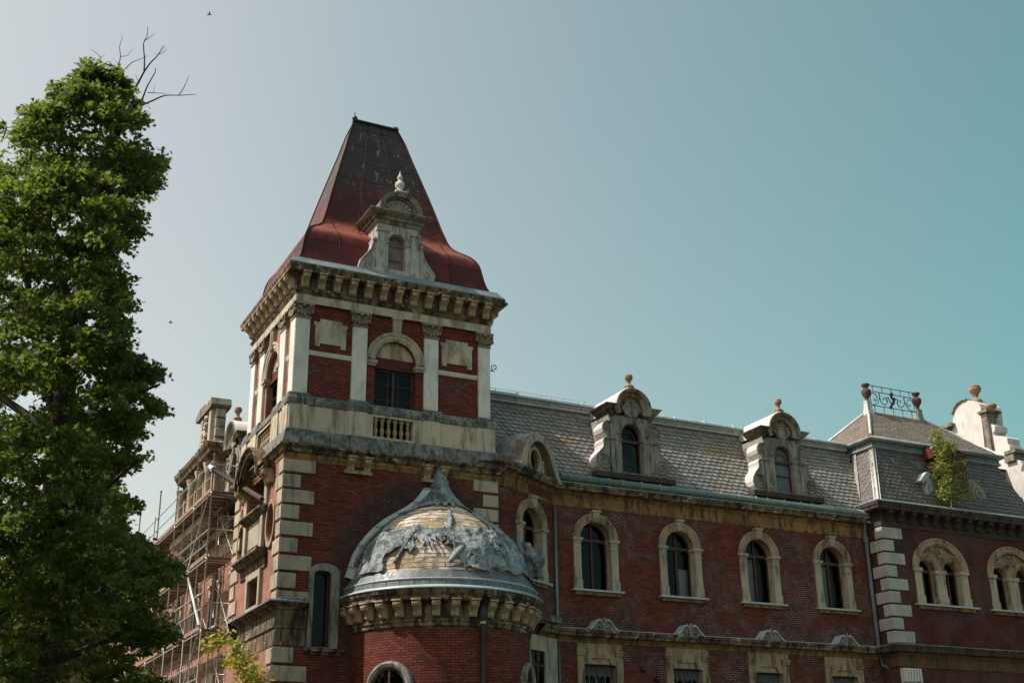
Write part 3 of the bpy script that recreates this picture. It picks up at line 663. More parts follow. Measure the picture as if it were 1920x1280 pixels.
# tower dormer
def tdormer():
    fr = Fr((-.13, .02, -.20), (1, 0, 0)); cu = 4.06; FZ = Fr((-.13, -.19, -.20), (1, 0, 0)); mb = MB(); win = archpoly(4.03, .35, 21.3, 22.42)
    prism(mb, fr, rect(3.22, 4.94, 20.95, 23.12), -1.6, 0, holes=[win], hn0=-.4)
    for s in (-1, 1):
        a, b = sorted((cu + s * .86, cu + s * .52)); cbox(mb, fr, a, b, 21.0, 22.78, -.1, .07, .015); box(mb, fr, a - .03, b + .03, 22.78, 22.86, -.1, .11)
    d = part(mb, 'dormer', M['dormer_pale'], None, 'small stone dormer with a shell pediment in the red tower roof')
    for s in (-1, 1):
        mb = MB(); P = [(.84, 20.98), (1.50, 20.98), (1.52, 21.25), (1.46, 21.45), (1.36, 21.56), (1.22, 21.75), (1.06, 22.0), (.98, 22.3), (1.0, 22.45), (.92, 22.5), (.84, 22.4)]
        prism(mb, fr, [(cu + s * a, b) for a, b in P], -.7, -.02, back=True)
        tube(mb, spiral(fr, cu + s * 1.25, 21.27, .2, 0., 1.6, s, 90), .03, 5)
        tube(mb, [fr.p(cu + s * a, b, 0.) for a, b in P[2:9]], .035, 5)
        lump(mb, fr.p(cu + s * .95, 22.42, .02), .09, 7)
        part(mb, 'volute', M['dormer_pale'], d)
    mb = MB(); archsweep(mb, fr, 4.03, 22.42, arch_prof(.35, .2, -.02, .6), 0, 180, 18)
    box(mb, fr, 3.40, 3.72, 22.34, 22.42, -.1, .05); box(mb, fr, 4.34, 4.66, 22.34, 22.42, -.1, .05); part(mb, 'arch_moulding', M['dormer_pale'], d)
    mb = MB(); box(mb, fr, 3.95, 4.13, 22.72, 23.02, -.1, .12); part(mb, 'keystone', M['dormer_pale'], d)
    mb = MB(); sweep(mb, [(3.07, 1.6), (3.07, .02), (4.81, .02), (4.81, 1.6)], [(n_, z_ - .2) for n_, z_ in [(-.1, 23.62), (.36, 23.60), (.38, 23.55), (.30, 23.48), (.14, 23.40), (.12, 23.30), (.05, 23.28), (.04, 23.14), (-.02, 23.10)]])
    archsweep(mb, fr, cu, 23.6, [(.62, -.2), (.62, .1), (.68, .12), (.70, .24), (.84, .30), (.88, .30), (.88, -1.5)], 0, 180, 24)
    part(mb, 'pediment', M['pediment'], d)
    mb = MB(); prism(mb, fr, archpoly(cu, .63, 23.58, 23.6, 20), -.3, .02)
    for k in range(9):
        a = R(12 + 19.5 * k); tube(mb, [fr.p(cu + .08 * math.cos(a), 23.62 + .08 * math.sin(a), .03), fr.p(cu + .56 * math.cos(a), 23.6 + .56 * math.sin(a), .05)], [.02, .06], 5)
    lump(mb, fr.p(cu, 23.66, .05), .1, 8); part(mb, 'shell', M['dormer_pale'], d)
    mb = MB(); cz = 24.42; c = (cu - .13, -.05)
    box(mb, fr.off(.05), cu - .22, cu + .22, 24.38, 24.56, -.2, .2)
    lathe(mb, c, [(r_, z_ - .2) for r_, z_ in [(.2, 24.54), (.12, 24.62), (.1, 24.7), (.17, 24.76), (.19, 24.86), (.17, 24.96), (.08, 25.04), (.07, 25.12), (.12, 25.16), (.10, 25.22), (.05, 25.3), (.0, 25.52)]], 12)
    part(mb, 'finial', M['urn_pale'], d)
    mb = MB(); frame_ring(mb, fr, win, archpoly(4.03, .28, 21.37, 22.42), -.3, -.24)
    prism(mb, fr, archpoly(4.03, .3, 21.33, 22.42), -.3, -.27)
    for zz in (21.75, 22.35): box(mb, fr, 3.7, 4.36, zz, zz + .03, -.28, -.22)
    part(mb, 'shutter', M['frame_grey'], d)
tdormer()
# iron scroll on the tower's right flank
mb = MB(); fr = Fr((W_ - .1, .5, 0), (1, 0, 0)); tube(mb, [(7.86, .5, 17.86), (8.12, .5, 17.86)] + [tuple(q) for q in spiral(fr, .28, 18.0, .16, 0, 1.2, -1, -90, 16)], .02, 5); part(mb, 'iron_scroll', M['iron'])
# tower left face: hood, niches, ledges
hood = MB(); fx = FX(0)
archsweep(hood, fx, -3.1, 13.0, [(1.15, -.45), (1.15, .34), (1.2, .36), (1.22, .44), (1.34, .46), (1.40, .56), (1.46, .56), (1.46, .0)], 8, 172, 26)
for s in (-1, 1):
    a, b = sorted((-3.1 + s * 1.14, -3.1 + s * 2.0)); box(hood, fx, a, b, 13.30, 13.42, 0, .4); box(hood, fx, a, b, 13.42, 13.56, 0, .5)
hd = part(hood, 'arched_hood', M['grime'], None, 'stone arched hood over the deep niche on the tower side')
for s in (-1, 1):
    for q in (1.42, 1.78): bracket(hd, fx, -3.1 + s * q, 13.3, .0, .9)
    mb = MB(); a, b = sorted((-3.1 + s * 1.15, -3.1 + s * 1.45)); cbox(mb, fx, a, b, 12.1, 12.85, -.02, .12); part(mb, 'jamb', M['tan_block'], hd)
mb = MB(); prism(mb, fx, [(-4.3, 11.95), (-1.9, 11.95)] + arc(-3.1, 13.0, 1.2, 0, 180, 12), -.6, -.42); part(mb, 'niche_back', M['ochre'], hd)
mb = MB(); sweep(mb, [(0, 4.45), (0, 1.72)], [(-.05, 12.14), (.32, 12.10), (.34, 12.02), (.2, 11.95), (.1, 11.86), (.0, 11.8)])
sh_ = part(mb, 'ledge', M['grime'])
mb = MB(); box(mb, fx, -4.32, -1.85, 10.62, 11.82, -.05, .03)
for (a, b) in ((1.85, 2.15), (4.02, 4.32)): cbox(mb, fx, -b, -a, 10.63, 11.81, -.02, .16)
cbox(mb, fx, -3.95, -2.2, 10.7, 11.75, -.05, .06); cbox(mb, fx, -3.75, -2.4, 10.85, 11.6, 0, .11)
part(mb, 'aedicule', M['tan_block'], None, 'stone framed tablet on the tower side')
for y in (1.15, 4.95):
    mb = MB(); prism(mb, fx, ell(-y, 11.35, .56, .84), -.02, .08, holes=[ell(-y, 11.35, .42, .68)]); o = part(mb, 'oval_niche', M['tan'])
    mb = MB(); prism(mb, fx, ell(-y, 11.35, .5, .75), -.5, -.4); part(mb, 'niche_back', M['ochre'], o)
mb = MB(); sweep(mb, [(0, 4.75), (0, 1.45)], [(-.05, 10.62), (.40, 10.58), (.42, 10.48), (.28, 10.42), (.2, 10.3), (.08, 10.26), (.06, 9.95), (.0, 9.9)]); part(mb, 'ledge', M['grime'])
mb = MB(); prism(mb, fx, rect(-3.68, -1.88, 8.6, 9.95), -.02, .12, holes=[LW2]); o = part(mb, 'window_surround', M['tan_block'])
arch_window(fx, -2.775, .67, 8.75, 9.72, -.22, PAL, 'frame', 'm', top=False)
# ---------------------------------------------------- turret with its half-torn dome
TC = (5.7, 0.0); TR = 3.13
A0, A1 = 172, 372
def tpt(a, r, z): return Vector((TC[0] + r * math.cos(R(a)), TC[1] + r * math.sin(R(a)), z))
TW = [(218, 5.72, 6.05, .62), (318, 6.05, 6.3, .42)]   # window: angle, spring z, -, half width
mb = MB()
lathe(mb, TC, [(TR, 0), (TR, 4.0)], 60, A0, A1, uvr=TR); lathe(mb, TC, [(TR, 4.0), (TR, 7.70)], 60, A0, A1, uvr=TR)
part(mb, 'turret_wall', M['brick'], None, 'round brick stair turret wall', smooth=True)
for a, zs, _, hw in TW:
    c = tpt(a, TR + .025, 0); fr = Fr((c.x, c.y, 0), Vector((-math.sin(R(a)), math.cos(R(a)), 0)))
    mb = MB(); prism(mb, fr, archpoly(0, hw + .17, 4.2, zs, 16), -.3, .06, holes=[archpoly(0, hw, 4.3, zs, 16)])
    archsweep(mb, fr, 0, zs, [(hw + .02, 0), (hw + .03, .10), (hw + .12, .13), (hw + .2, .08), (hw + .2, -.1)], 0, 180, 20)
    o = part(mb, 'window_surround', M['dormer'])
    mb = MB(); prism(mb, fr, archpoly(0, hw + .02, 4.2, zs, 16), -.3, .0); part(mb, 'dark_infill', M['soot'], o)  # black panel on the uncut wall, standing for the dark room
    mb = MB(); frame_ring(mb, fr, archpoly(0, hw, 4.3, zs, 16), archpoly(0, hw - .07, 4.36, zs, 16), .0, .03); box(mb, fr, -.035, .035, 4.3, zs + hw - .04, 0, .03); box(mb, fr, -hw, hw, zs - .05, zs + .03, 0, .03)
    wn = part(mb, 'window', M['frame']); mb = MB(); prism(mb, fr, archpoly(0, hw - .03, 4.3, zs, 16), .005, .008, sides=False); part(mb, 'pane', M['glass'], wn)
mb = MB()
lathe(mb, TC, [(TR - .02, 7.55), (TR + .05, 7.60), (TR + .06, 7.70), (TR + .10, 7.74), (TR + .10, 7.80), (TR + .03, 7.83), (TR + .03, 8.36)], 64, A0, A1, 0, False)
lathe(mb, TC, [(TR + .03, 8.34), (TR + .30, 8.36), (TR + .36, 8.40), (TR + .37, 8.50), (TR + .41, 8.55), (TR + .44, 8.60), (TR + .46, 8.68), (TR + .48, 8.70)], 64, A0, A1, 0, False)
tcn = part(mb, 'turret_cornice', M['grime'], None, 'crumbling cornice round the turret on scroll consoles')
for k in range(17):
    a = 182 + 10.6 * k; c = tpt(a, TR + .02, 0); fr = Fr((c.x, c.y, 0), Vector((-math.sin(R(a)), math.cos(R(a)), 0)))
    bracket(tcn, fr, 0, 8.36, 0., .88)
mb = MB()
lathe(mb, TC, [(TR + .30, 8.70), (TR + .48, 8.71), (TR + .49, 8.76), (TR + .34, 8.84)], 64, A0, A1, 0)
lathe(mb, TC, [(TR + .34, 8.84), (TR + .30, 9.02)], 64, A0, A1, 1)
lathe(mb, TC, [(TR + .30, 9.02), (TR + .33, 9.05), (TR + .30, 9.08)], 64, A0, A1, 0)
lathe(mb, TC, [(TR + .28, 9.08), (TR + .17, 9.27), (TR + .12, 9.36)], 64, A0, A1, 1)
for k in range(24):
    a = A0 + 5 + k * 8.1; tube(mb, [tpt(a, TR + .345, 8.85), tpt(a, TR + .31, 9.02)], .009, 4, 1)
part(mb, 'turret_gutter', [M['zinc'], M['lead']])
DP = [(3.22, 9.36), (3.10, 9.75), (2.97, 10.15), (2.78, 10.5), (2.52, 10.85), (2.2, 11.2), (1.85, 11.5), (1.45, 11.75), (1.08, 11.98), (.8, 12.2), (.58, 12.45), (.40, 12.72), (.27, 13.0), (.19, 13.3), (.13, 13.5), (.04, 13.66)]
def dome_r(z):
    for (r0, z0), (r1, z1) in zip(DP, DP[1:]):
        if z0 <= z <= z1: return r0 + (r1 - r0) * (z - z0) / (z1 - z0)
    return 3.2 if z < 9.36 else .04
mb = MB(); lathe(mb, TC, DP, 48, A0, A1, uvr=2.4)
dome = part(mb, 'turret_dome', M['board'], None, 'bell shaped dome stripped to bare boards')
mb = MB()
for k in (1,):
    # zinc flashing strip along the wall
    pts = [(TC[0] - r - .06, -.06, z) for r, z in DP[:12]]
    rows = [[Vector((x - .17, -.04, z + .08)), Vector((x - .15, -.16, z + .08)), Vector((x + .10, -.20, z))] for x, _, z in pts]; strips(mb, rows, 0, True)
    for q in pts[1::2]: box(mb, FY(0), q[0] - .18, q[0] + .06, q[2] + .04, q[2] + .07, .1, .2)
part(mb, 'flashing', M['zinc'], dome)
# tarpaulin: torn sheets lying on the dome
def tarp():
    from mathutils import noise as mn
    mb = MB(); na, nz = 210, 110
    def jag(u, k): return mn.noise(Vector((u * k, 3.7, 1.2)))
    def inside(a, z):
        u = a + 3.0 * mn.noise(Vector((a * .05, z * 2.3, 0))); h = z + .20 * jag(a, .12) + .09 * jag(a, .4)
        if h > 12.04 - .2 * max(0, min(1, (235 - u) / 30)): return True               # cap round the spire
        if u < 188: return h > 9.9 or u < 180
        if 194 < u < 230: return h < 10.88 - .02 * max(0, 204 - u) and not (u > 213 and h < 10.2 - .035 * abs(u - 222))
        if 230 <= u < 254: return 10.34 + .45 * jag(u, .7) < h < 10.86
        if 254 <= u < 296: return h < 10.9 and h > 9.40 + .75 * max(0, (263 - u) / 9)
        return u >= 296 and h > 9.42
    idx = {}; vs_ = []
    def vert(i, j):
        if (i, j) in idx: return idx[(i, j)]
        a = A0 + (A1 - 8 - A0) * i / na; z = 9.4 + (13.62 - 9.4) * (j / nz) ** 1.15; r = dome_r(z); q = tpt(a, r, z)
        fold = 1 - abs(mn.noise(Vector((a * .16, z * .8, 2)))) * 2.4                    # hanging folds
        wr = .055 + .06 * fold * (1 if z < 11.05 else .4) + .055 * mn.noise(q * 1.6) + .035 * (1 - 2 * abs(mn.noise(q * 3.4))) + .015 * mn.noise(q * 8)
        k = min(1, r / .9); p = tpt(a + .5 * math.sin(z * 7) * k, r + max(.015, wr) * max(.45, k) + .012, z + .03 * mn.noise(q * 3)); idx[(i, j)] = len(vs_); vs_.append(p); return idx[(i, j)]
    fs = []
    for i in range(na):
        for j in range(nz):
            a = A0 + (A1 - 8 - A0) * (i + .5) / na; z = 9.4 + (13.62 - 9.4) * ((j + .5) / nz) ** 1.15
            if inside(a, z): fs.append((vert(i, j), vert(i + 1, j), vert(i + 1, j + 1), vert(i, j + 1)))
    mb.add(vs_, fs, 0, True)
    # rolled torn edges and hanging tongues
    def strip(pts, w0, w1, hang=0):
        rows = []
        for k, (a, z) in enumerate(pts):
            t = k / (len(pts) - 1); ww = (w0 + (w1 - w0) * t) * (1 + .2 * math.sin(k * 2.1)); r = dome_r(z) + .09 + .03 * math.sin(k * 1.7) + hang * t
            da = math.degrees(ww / max(.4, r)); rows.append([tpt(a - da, r - .03, z), tpt(a, r + .05, z + .02), tpt(a + da, r - .02, z)])
        strips(mb, rows, 0, True)
    strip([(204, 11.0), (202, 10.8), (200, 10.4), (197, 10.0), (195, 9.75)], .06, .14)
    strip([(229, 11.0), (228, 10.7), (226, 10.35), (222, 9.9), (220, 9.6)], .16, .06)
    strip([(259, 11.75), (257, 11.3), (255, 10.9), (254, 10.5), (253, 10.2)], .06, .14)
    strip([(262, 10.2), (258, 9.95), (255, 9.72), (252, 9.56)], .15, .10)
    strip([(293, 11.7), (294, 11.2), (292.5, 10.8), (291.5, 10.3)], .03, .07)
    rows = []                                                               # loose flap blown off at the right
    for i in range(15):
        t = i / 14; row = []
        for j in range(11):
            q = j / 10; z = 10.75 - 1.15 * q - .15 * t + .06 * math.sin(5 * t + 3 * q); rr = 2.95 + .30 * q + .62 * t ** 1.2 * (1 - .25 * q) + .09 * math.sin(7 * q + 5 * t) * (.3 + t); row.append(tpt(318 + 7 * t + 8 * q * (1 - t) + 2 * math.sin(6 * t), rr, z))
        rows.append(row)
    strips(mb, rows, 0, True)
    o = mb.build('tarpaulin', M['tarp']); sm = o.modifiers.new('thick', 'SOLIDIFY'); sm.thickness = .012
    tag(o, 'torn grey tarpaulin draped in tatters over the turret dome', 'tarpaulin')
tarp()
# black downpipe in front of the turret wall
a = 273; mb = MB(); P = lambda z, r=TR + .12: tpt(a, r, z)
tube(mb, [P(8.55, TR + .5), P(8.3, TR + .2), P(8.05), P(0)], [.13, .14, .085, .085], 10); lathe(mb, tuple(P(0))[:2], [(.15, 8.28), (.17, 8.1), (.16, 7.85), (.09, 7.72)], 10)
dp = part(mb, 'downpipe', M['iron'], None, 'black downpipe on the turret')
mb = MB(); lathe(mb, tuple(P(0))[:2], [(.09, 7.66), (.10, 7.66), (.10, 7.78), (.09, 7.78)], 10); part(mb, 'collar', M['white'], dp)

# ---------------------------------------------------- canted bay between tower and wing
ca = R(30.8); CU = Vector((math.cos(ca), math.sin(ca), 0)); FC = Fr((8.45, .15, 0), CU); CL = 3.3
YW = 1.9; XP = 27.15; YP = .9
mb = MB()
WCu = 1.68; AC = archpoly(WCu, .72, 10.08, 12.12)
prism(mb, FC, rect(0, CL, 0, 14.0), -.4, 0, holes=[AC], sides=False)
prism(mb, Fr((8.0, .15, 0), (1, 0, 0)), rect(-.4, .45, 0, 14.0), -.3, 0, sides=False)
part(mb, 'bay_wall', M['brick_wing'])
def surround(fr, cu, hw, sill, zs, parent=PAL, pw=.33, kz=.4, mat='tan_block', curtain=None, mull='tmM', frame='frame', label=None):
    mb = MB(); archsweep(mb, fr, cu, zs, [(hw - .012, -.36)] + arch_prof(hw - .012, pw + .012, 0, .9)[1:], 0, 180, 26)
    sur = part(mb, 'window_surround', M['tan'], None, label)
    for s in (-1, 1):
        mb = MB(); a, b = sorted((cu + s * (hw - .012), cu + s * (hw + pw - .02))); cbox(mb, fr, a, b, sill + .38, zs - .13, -.38, .09, .012)
        cbox(mb, fr, a - .02, b + .02, sill, sill + .38, -.38, .12, .012)
        box(mb, fr, a - .02, b + .02, zs - .42, zs - .38, -.3, .11); box(mb, fr, a - .01, b + .01, zs - .2, zs - .13, -.3, .11); box(mb, fr, a - .06, b + .06, zs - .10, zs - .0, -.38, .16)
        box(mb, fr, a - .02, b + .02, zs - .13, zs - .10, -.38, .12)
        part(mb, 'jamb', M[mat], sur)
    keystone(fr, cu, zs + hw - .04, zs + hw + kz + .02, .10, .155, .15, sur, 'tan_block')
    mb = MB(); box(mb, fr, cu - hw - pw - .09, cu + hw + pw + .14, sill - .07, sill, -.38, .20); part(mb, 'sill', M['zinc'], sur)
    mb = MB(); box(mb, fr, cu - hw - pw, cu + hw + pw + .05, sill - .2, sill - .07, -.1, .11); part(mb, 'sill_moulding', M['ochre'], sur)
    arch_window(fr, cu, hw, sill, zs, -.3, PAL, frame, mull, None, curtain)
    return sur
mb = MB(); box(mb, FY(YW + 1.2), 9.5, 27, 0.1, 13.9, -.3, 0); part(mb, 'dark_backing', M['soot'])  # black panel added behind the wing windows to darken them
surround(FC, WCu, .70, 10.08, 12.12, curtain=(WCu - .6, WCu + .62, 10.1, 11.3))  # pale curtain added in place of a bright reflection in this pane
mb = MB(); LWC = rect(1.35, 2.35, 5.0, 7.55); prism(mb, FC, rect(.9, 3.2, 4.9, 8.1), -.1, .10, holes=[LWC]); o = part(mb, 'window_surround', M['tan_block'])
mb = MB(); prism(mb, FC, rect(1.3, 2.4, 4.9, 7.6), -.1, .012); part(mb, 'dark_infill', M['soot'], o)  # black panel standing for the dark room behind the pane
mb = MB(); box(mb, FC, 1.35, 2.35, 7.0, 7.08, .02, .06); box(mb, FC, 1.82, 1.9, 5, 7.55, .02, .06); wq = part(mb, 'window', M['frame'])
mb = MB(); prism(mb, FC, LWC, .015, .02, sides=False); part(mb, 'pane', M['glass'], wq)
# segmental metal hood over the bay, with an oval light
hb = MB(); cu, zb = 1.82, 14.12
HO = [(-2.75, 13.98), (-2.3, 14.0), (-1.85, 14.07), (-1.45, 14.25), (-1.25, 14.55), (-1.08, 14.95), (-.82, 15.32), (-.48, 15.58), (-.1, 15.68), (.3, 15.62), (.7, 15.36), (1.0, 14.98), (1.25, 14.55), (1.5, 14.2), (1.72, 14.03)]
def smooth(P, n=4):
    out = []
    for i in range(len(P) - 1):
        p0, p1, p2, p3 = P[max(i - 1, 0)], P[i], P[i + 1], P[min(i + 2, len(P) - 1)]
        for k in range(n):
            t = k / n; out.append(tuple(.5 * (2 * p1[j] + (p2[j] - p0[j]) * t + (2 * p0[j] - 5 * p1[j] + 4 * p2[j] - p3[j]) * t * t + (3 * p1[j] - p0[j] - 3 * p2[j] + p3[j]) * t ** 3) for j in range(len(p1))))
    return out + [P[-1]]
HS = smooth(HO, 3)
rows = [[FC.p(cu + a, b, .36), FC.p(cu + a, b + .04, .30), FC.p(cu + a * 1.0 - .12 * max(0, -a), b + .06, -.4), FC.p(cu + a, b + .06, -2.2)] for a, b in HS]
strips(hb, rows, 0, True, flip=False)
hood = part(hb, 'bay_hood', M['rust'], None, 'curved rusty sheet metal hood over the canted bay')
mb = MB(); out = [q for q in HS if q[0] > -1.72]; inn = [(a * .80 + .0, zb - .06 + (b - zb) * .84) for a, b in out]
prism(mb, FC, [(cu + a, b) for a, b in out] + [(cu + a, b) for a, b in reversed(inn)], -.1, .37)
prism(mb, FC, [(cu + a * .97, b - .03) for a, b in out] + [(cu + a, b) for a, b in reversed(inn)], -.1, .42)
part(mb, 'fascia', M['tan_block'], hood)
mb = MB(); ov = ell(cu - .12, 14.62, .34, .44); prism(mb, FC, [(cu + a, b) for a, b in inn], -.3, .12, holes=[ov]); part(mb, 'tympanum', M['ochre'], hood)
mb = MB(); prism(mb, FC, ell(cu - .12, 14.62, .45, .55), .05, .24, holes=[ov])
for k in range(12):
    for s in (-1, 1): lump(mb, FC.p(cu - .12 + s * (.5 + .07 * (k % 3)), 14.2 + .04 * k, .16), .085, 6, 0, .4)
part(mb, 'carved_wreath', M['tan_block'], hood)
mb = MB(); prism(mb, FC, ov, -.1, -.02); part(mb, 'pane', M['soot'], hood)
mb = MB(); box(mb, FC, cu - .14, cu - .1, 14.2, 15.05, -.02, .02); part(mb, 'mullion', M['frame'], hood)

# continuous eaves cornice: tower flank, bay, wing
WPATH = [(8.0, .15), (8.45, .15), (8.45 + CL * CU.x, .15 + CL * CU.y), (XP - .02, YW)]
WPATH[2] = (11.3, YW); FCe = 11.3
mb = MB()
sweep(mb, WPATH, [(.0, 13.24), (.05, 13.28), (.055, 13.36), (.02, 13.40), (.02, 13.72), (.07, 13.76), (.08, 13.82), (.14, 13.86)], mat=1)
sweep(mb, WPATH, [(.14, 13.86), (.34, 13.88), (.36, 13.99), (.40, 14.03), (.43, 14.12)], mat=0)
sweep(mb, WPATH[2:], [(.43, 14.12), (.44, 14.14), (.30, 14.20), (.0, 14.24)], mat=2)
sweep(mb, WPATH[:3], [(.43, 14.12), (.44, 14.14), (.0, 14.18)], mat=0)
part(mb, 'eaves_cornice', [M['grime'], M['ochre'], M['zinc']], None, 'ochre stained eaves cornice along the long wing')
mb = MB(); tube(mb, [(11.5, YW - .34, 14.36), (XP - .1, YW - .34, 14.33)], .14, 10)
gut = part(mb, 'gutter', M['zinc_green'])
mb = MB()
for k in range(20): tube(mb, [(11.9 + .8 * k + .1 * (k % 3), YW - .34 + .15 * math.cos(t), 14.35 + .15 * math.sin(t)) for t in [math.pi * .6 + i * .5 for i in range(9)]] , .018, 4)
part(mb, 'strap', M['zinc'], gut)

# ---------------------------------------------------- wing
WC = [13.17, 17.13, 21.08, 25.0]
mb = MB()
UPH = [archpoly(c, .69, 10.06, 12.06) for c in WC]; LOH = [rect(c - .70, c + .70, 4.6, 7.26) for c in WC]
prism(mb, FY(YW), rect(11.0, XP + .3, 0, 14.2), -.45, 0, holes=UPH + LOH, sides=False)
part(mb, 'wing_wall', M['brick_wing'], None, 'brick front of the long wing with two rows of windows')
CURT = [None, (17.4, 17.95, 10.1, 11.3), (20.55, 21.22, 10.1, 11.98), (24.5, 25.12, 10.1, 11.98)]
LB = ['arched window surround with a carved keystone nearest the bay', None, None, 'arched window surround with crumbling edge and no keystone']
for c, cur, lb in zip(WC, CURT, LB): surround(FY(YW), c, .69, 10.06, 12.06, curtain=cur, label=lb)
# lower cornice with scrolled window heads
path = [(8.45 + 1.9 * CU.x, .15 + 1.9 * CU.y), (11.3, YW), (XP, YW)]
mb = MB()
sweep(mb, path, [(.0, 8.02), (.06, 8.06), (.07, 8.13), (.11, 8.17), (.12, 8.22), (.16, 8.24)], mat=1)
sweep(mb, path, [(.16, 8.24), (.36, 8.25), (.38, 8.36), (.42, 8.40), (.44, 8.50)], mat=0)
sweep(mb, path, [(.44, 8.50), (.30, 8.55), (.0, 8.60)], mat=2)
lc = part(mb, 'string_cornice', [M['grime'], M['ochre'], M['zinc']], None, 'lower string cornice of the wing')
fr = FY(YW)
for i, c in enumerate(WC):
    mb = MB()
    for s in (-1, 1):
        a, b = sorted((c + s * .688, c + s * 1.0)); cbox(mb, fr, a, b, 4.5, 7.60, -.4, .10, .012); box(mb, fr, a - .03, b + .03, 7.60, 7.80, -.3, .14); box(mb, fr, a - .05, b + .05, 7.70, 7.75, -.3, .17); cbox(mb, fr, a, b, 7.80, 8.04, -.3, .10, .01)
    prism(mb, fr, [(c - .70, 7.26), (c - .50, 7.26), (c - .42, 7.42), (c - .40, 7.50), (c + .40, 7.50), (c + .42, 7.42), (c + .50, 7.26), (c + .70, 7.26), (c + .70, 8.04), (c - .70, 8.04)], -.3, .08)
    box(mb, fr, c - .44, c + .44, 7.28, 7.5, -.3, .02)
    sur = part(mb, 'window_surround', M['tan'])
    mb = MB()
    frame_ring(mb, fr, rect(c - .7, c + .7, 4.6, 7.28), rect(c - .62, c + .62, 4.68, 7.2), -.38, -.3); box(mb, fr, c - .04, c + .04, 4.6, 7.2, -.38, -.29); box(mb, fr, c - .3, c - .26, 4.6, 7.2, -.38, -.33); box(mb, fr, c + .4, c + .43, 4.6, 7.2, -.38, -.33)
    wn = part(mb, 'window', M['frame_grey'])
    mb = MB(); prism(mb, fr, rect(c - .65, c + .65, 4.6, 7.24), -.36, -.355, sides=False); part(mb, 'pane', M['glass'], wn)
    mb = MB(); rows = []
    for k in range(49):
        u = c - .68 + 1.36 * k / 48; dz = .13 * abs(math.sin(k * math.pi / 8)) ** .7; nn = -.2 + .03 * math.sin(k * math.pi / 4)
        rows.append([fr.p(u, 6.92 - dz, nn), fr.p(u, 7.25, nn)])
    strips(mb, rows, 0, True); part(mb, 'valance', M['valance'], wn)
    for s in (-1, 1):                                         # scrolled broken pediment
        mb = MB(); pts = smooth([(.62, 8.52), (.45, 8.66), (.30, 8.84), (.16, 8.90), (.08, 8.82)], 4)
        prism(mb, fr, [(c + s * .62, 8.5)] + [(c + s * a, b) for a, b in pts] + [(c + s * .06, 8.5)], .02, .40)
        rows = [[fr.p(c + s * a, b + .02, -.02), fr.p(c + s * a, b + .02, .46), fr.p(c + s * a, b - .05, .46)] for a, b in pts]; strips(mb, rows, 1)
        tube(mb, spiral(fr, c + s * .19, 8.62, .16, .42, 1.7, s, 80), .03, 5)
        lump(mb, fr.p(c + s * .19, 8.62, .42), .06, 7)
        if s > 0:
            for q in range(5): lump(mb, fr.p(c + random.uniform(-.05, .05), 8.50 + .1 * q, .42), .075, 7, 0, .35)
        part(mb, 'scroll_pediment', [M['dormer'], M['zinc']], sur)
for u, z in ((15.05, 7.14), (15.66, 6.8)):
    mb = MB(); tube(mb, [fr.p(u, z + .1, 0), fr.p(u, z + .1, .14)], .03, 6); lump(mb, fr.p(u, z, .16), .11, 8, 0, .1); box(mb, fr, u - .08, u + .08, z - .02, z + .05, 0, .05); part(mb, 'wall_lamp', M['iron'])
mb = MB(); tube(mb, [(11.36, YW - .10, 13.2), (11.36, YW - .10, 8.6)], .06, 8); tube(mb, [(11.36, YW - .12, 7.9), (11.36, YW - .12, 3)], .06, 8)
for z in (12.6, 11.0, 9.4): tube(mb, [(11.28, YW - .02, z), (11.36, YW - .18, z), (11.44, YW - .02, z)], .02, 4)
part(mb, 'downpipe', M['zinc_green'], None, 'thin green downpipe in the corner of the bay')
mb = MB(); tube(mb, [(XP - .22, YW - .30, 14.3), (XP - .2, YW - .16, 13.6), (XP - .2, YW - .16, 8.6)], .085, 9); lathe(mb, (XP - .2, YW - .16), [(.10, 13.0), (.14, 13.1), (.14, 13.25), (.10, 13.3)], 9)
tube(mb, [(XP - .2, YW - .16, 8.3), (XP - .15, YW - .2, 7.8), (XP + .9, YP - .3, 6.9)], .07, 8); part(mb, 'downpipe', M['lead'], None, 'grey downpipe in the corner of the right pavilion')
mb = MB(); box(mb, FC, 2.25, 3.1, 8.62, 8.86, -.1, .42); part(mb, 'stone_block', M['moss'])

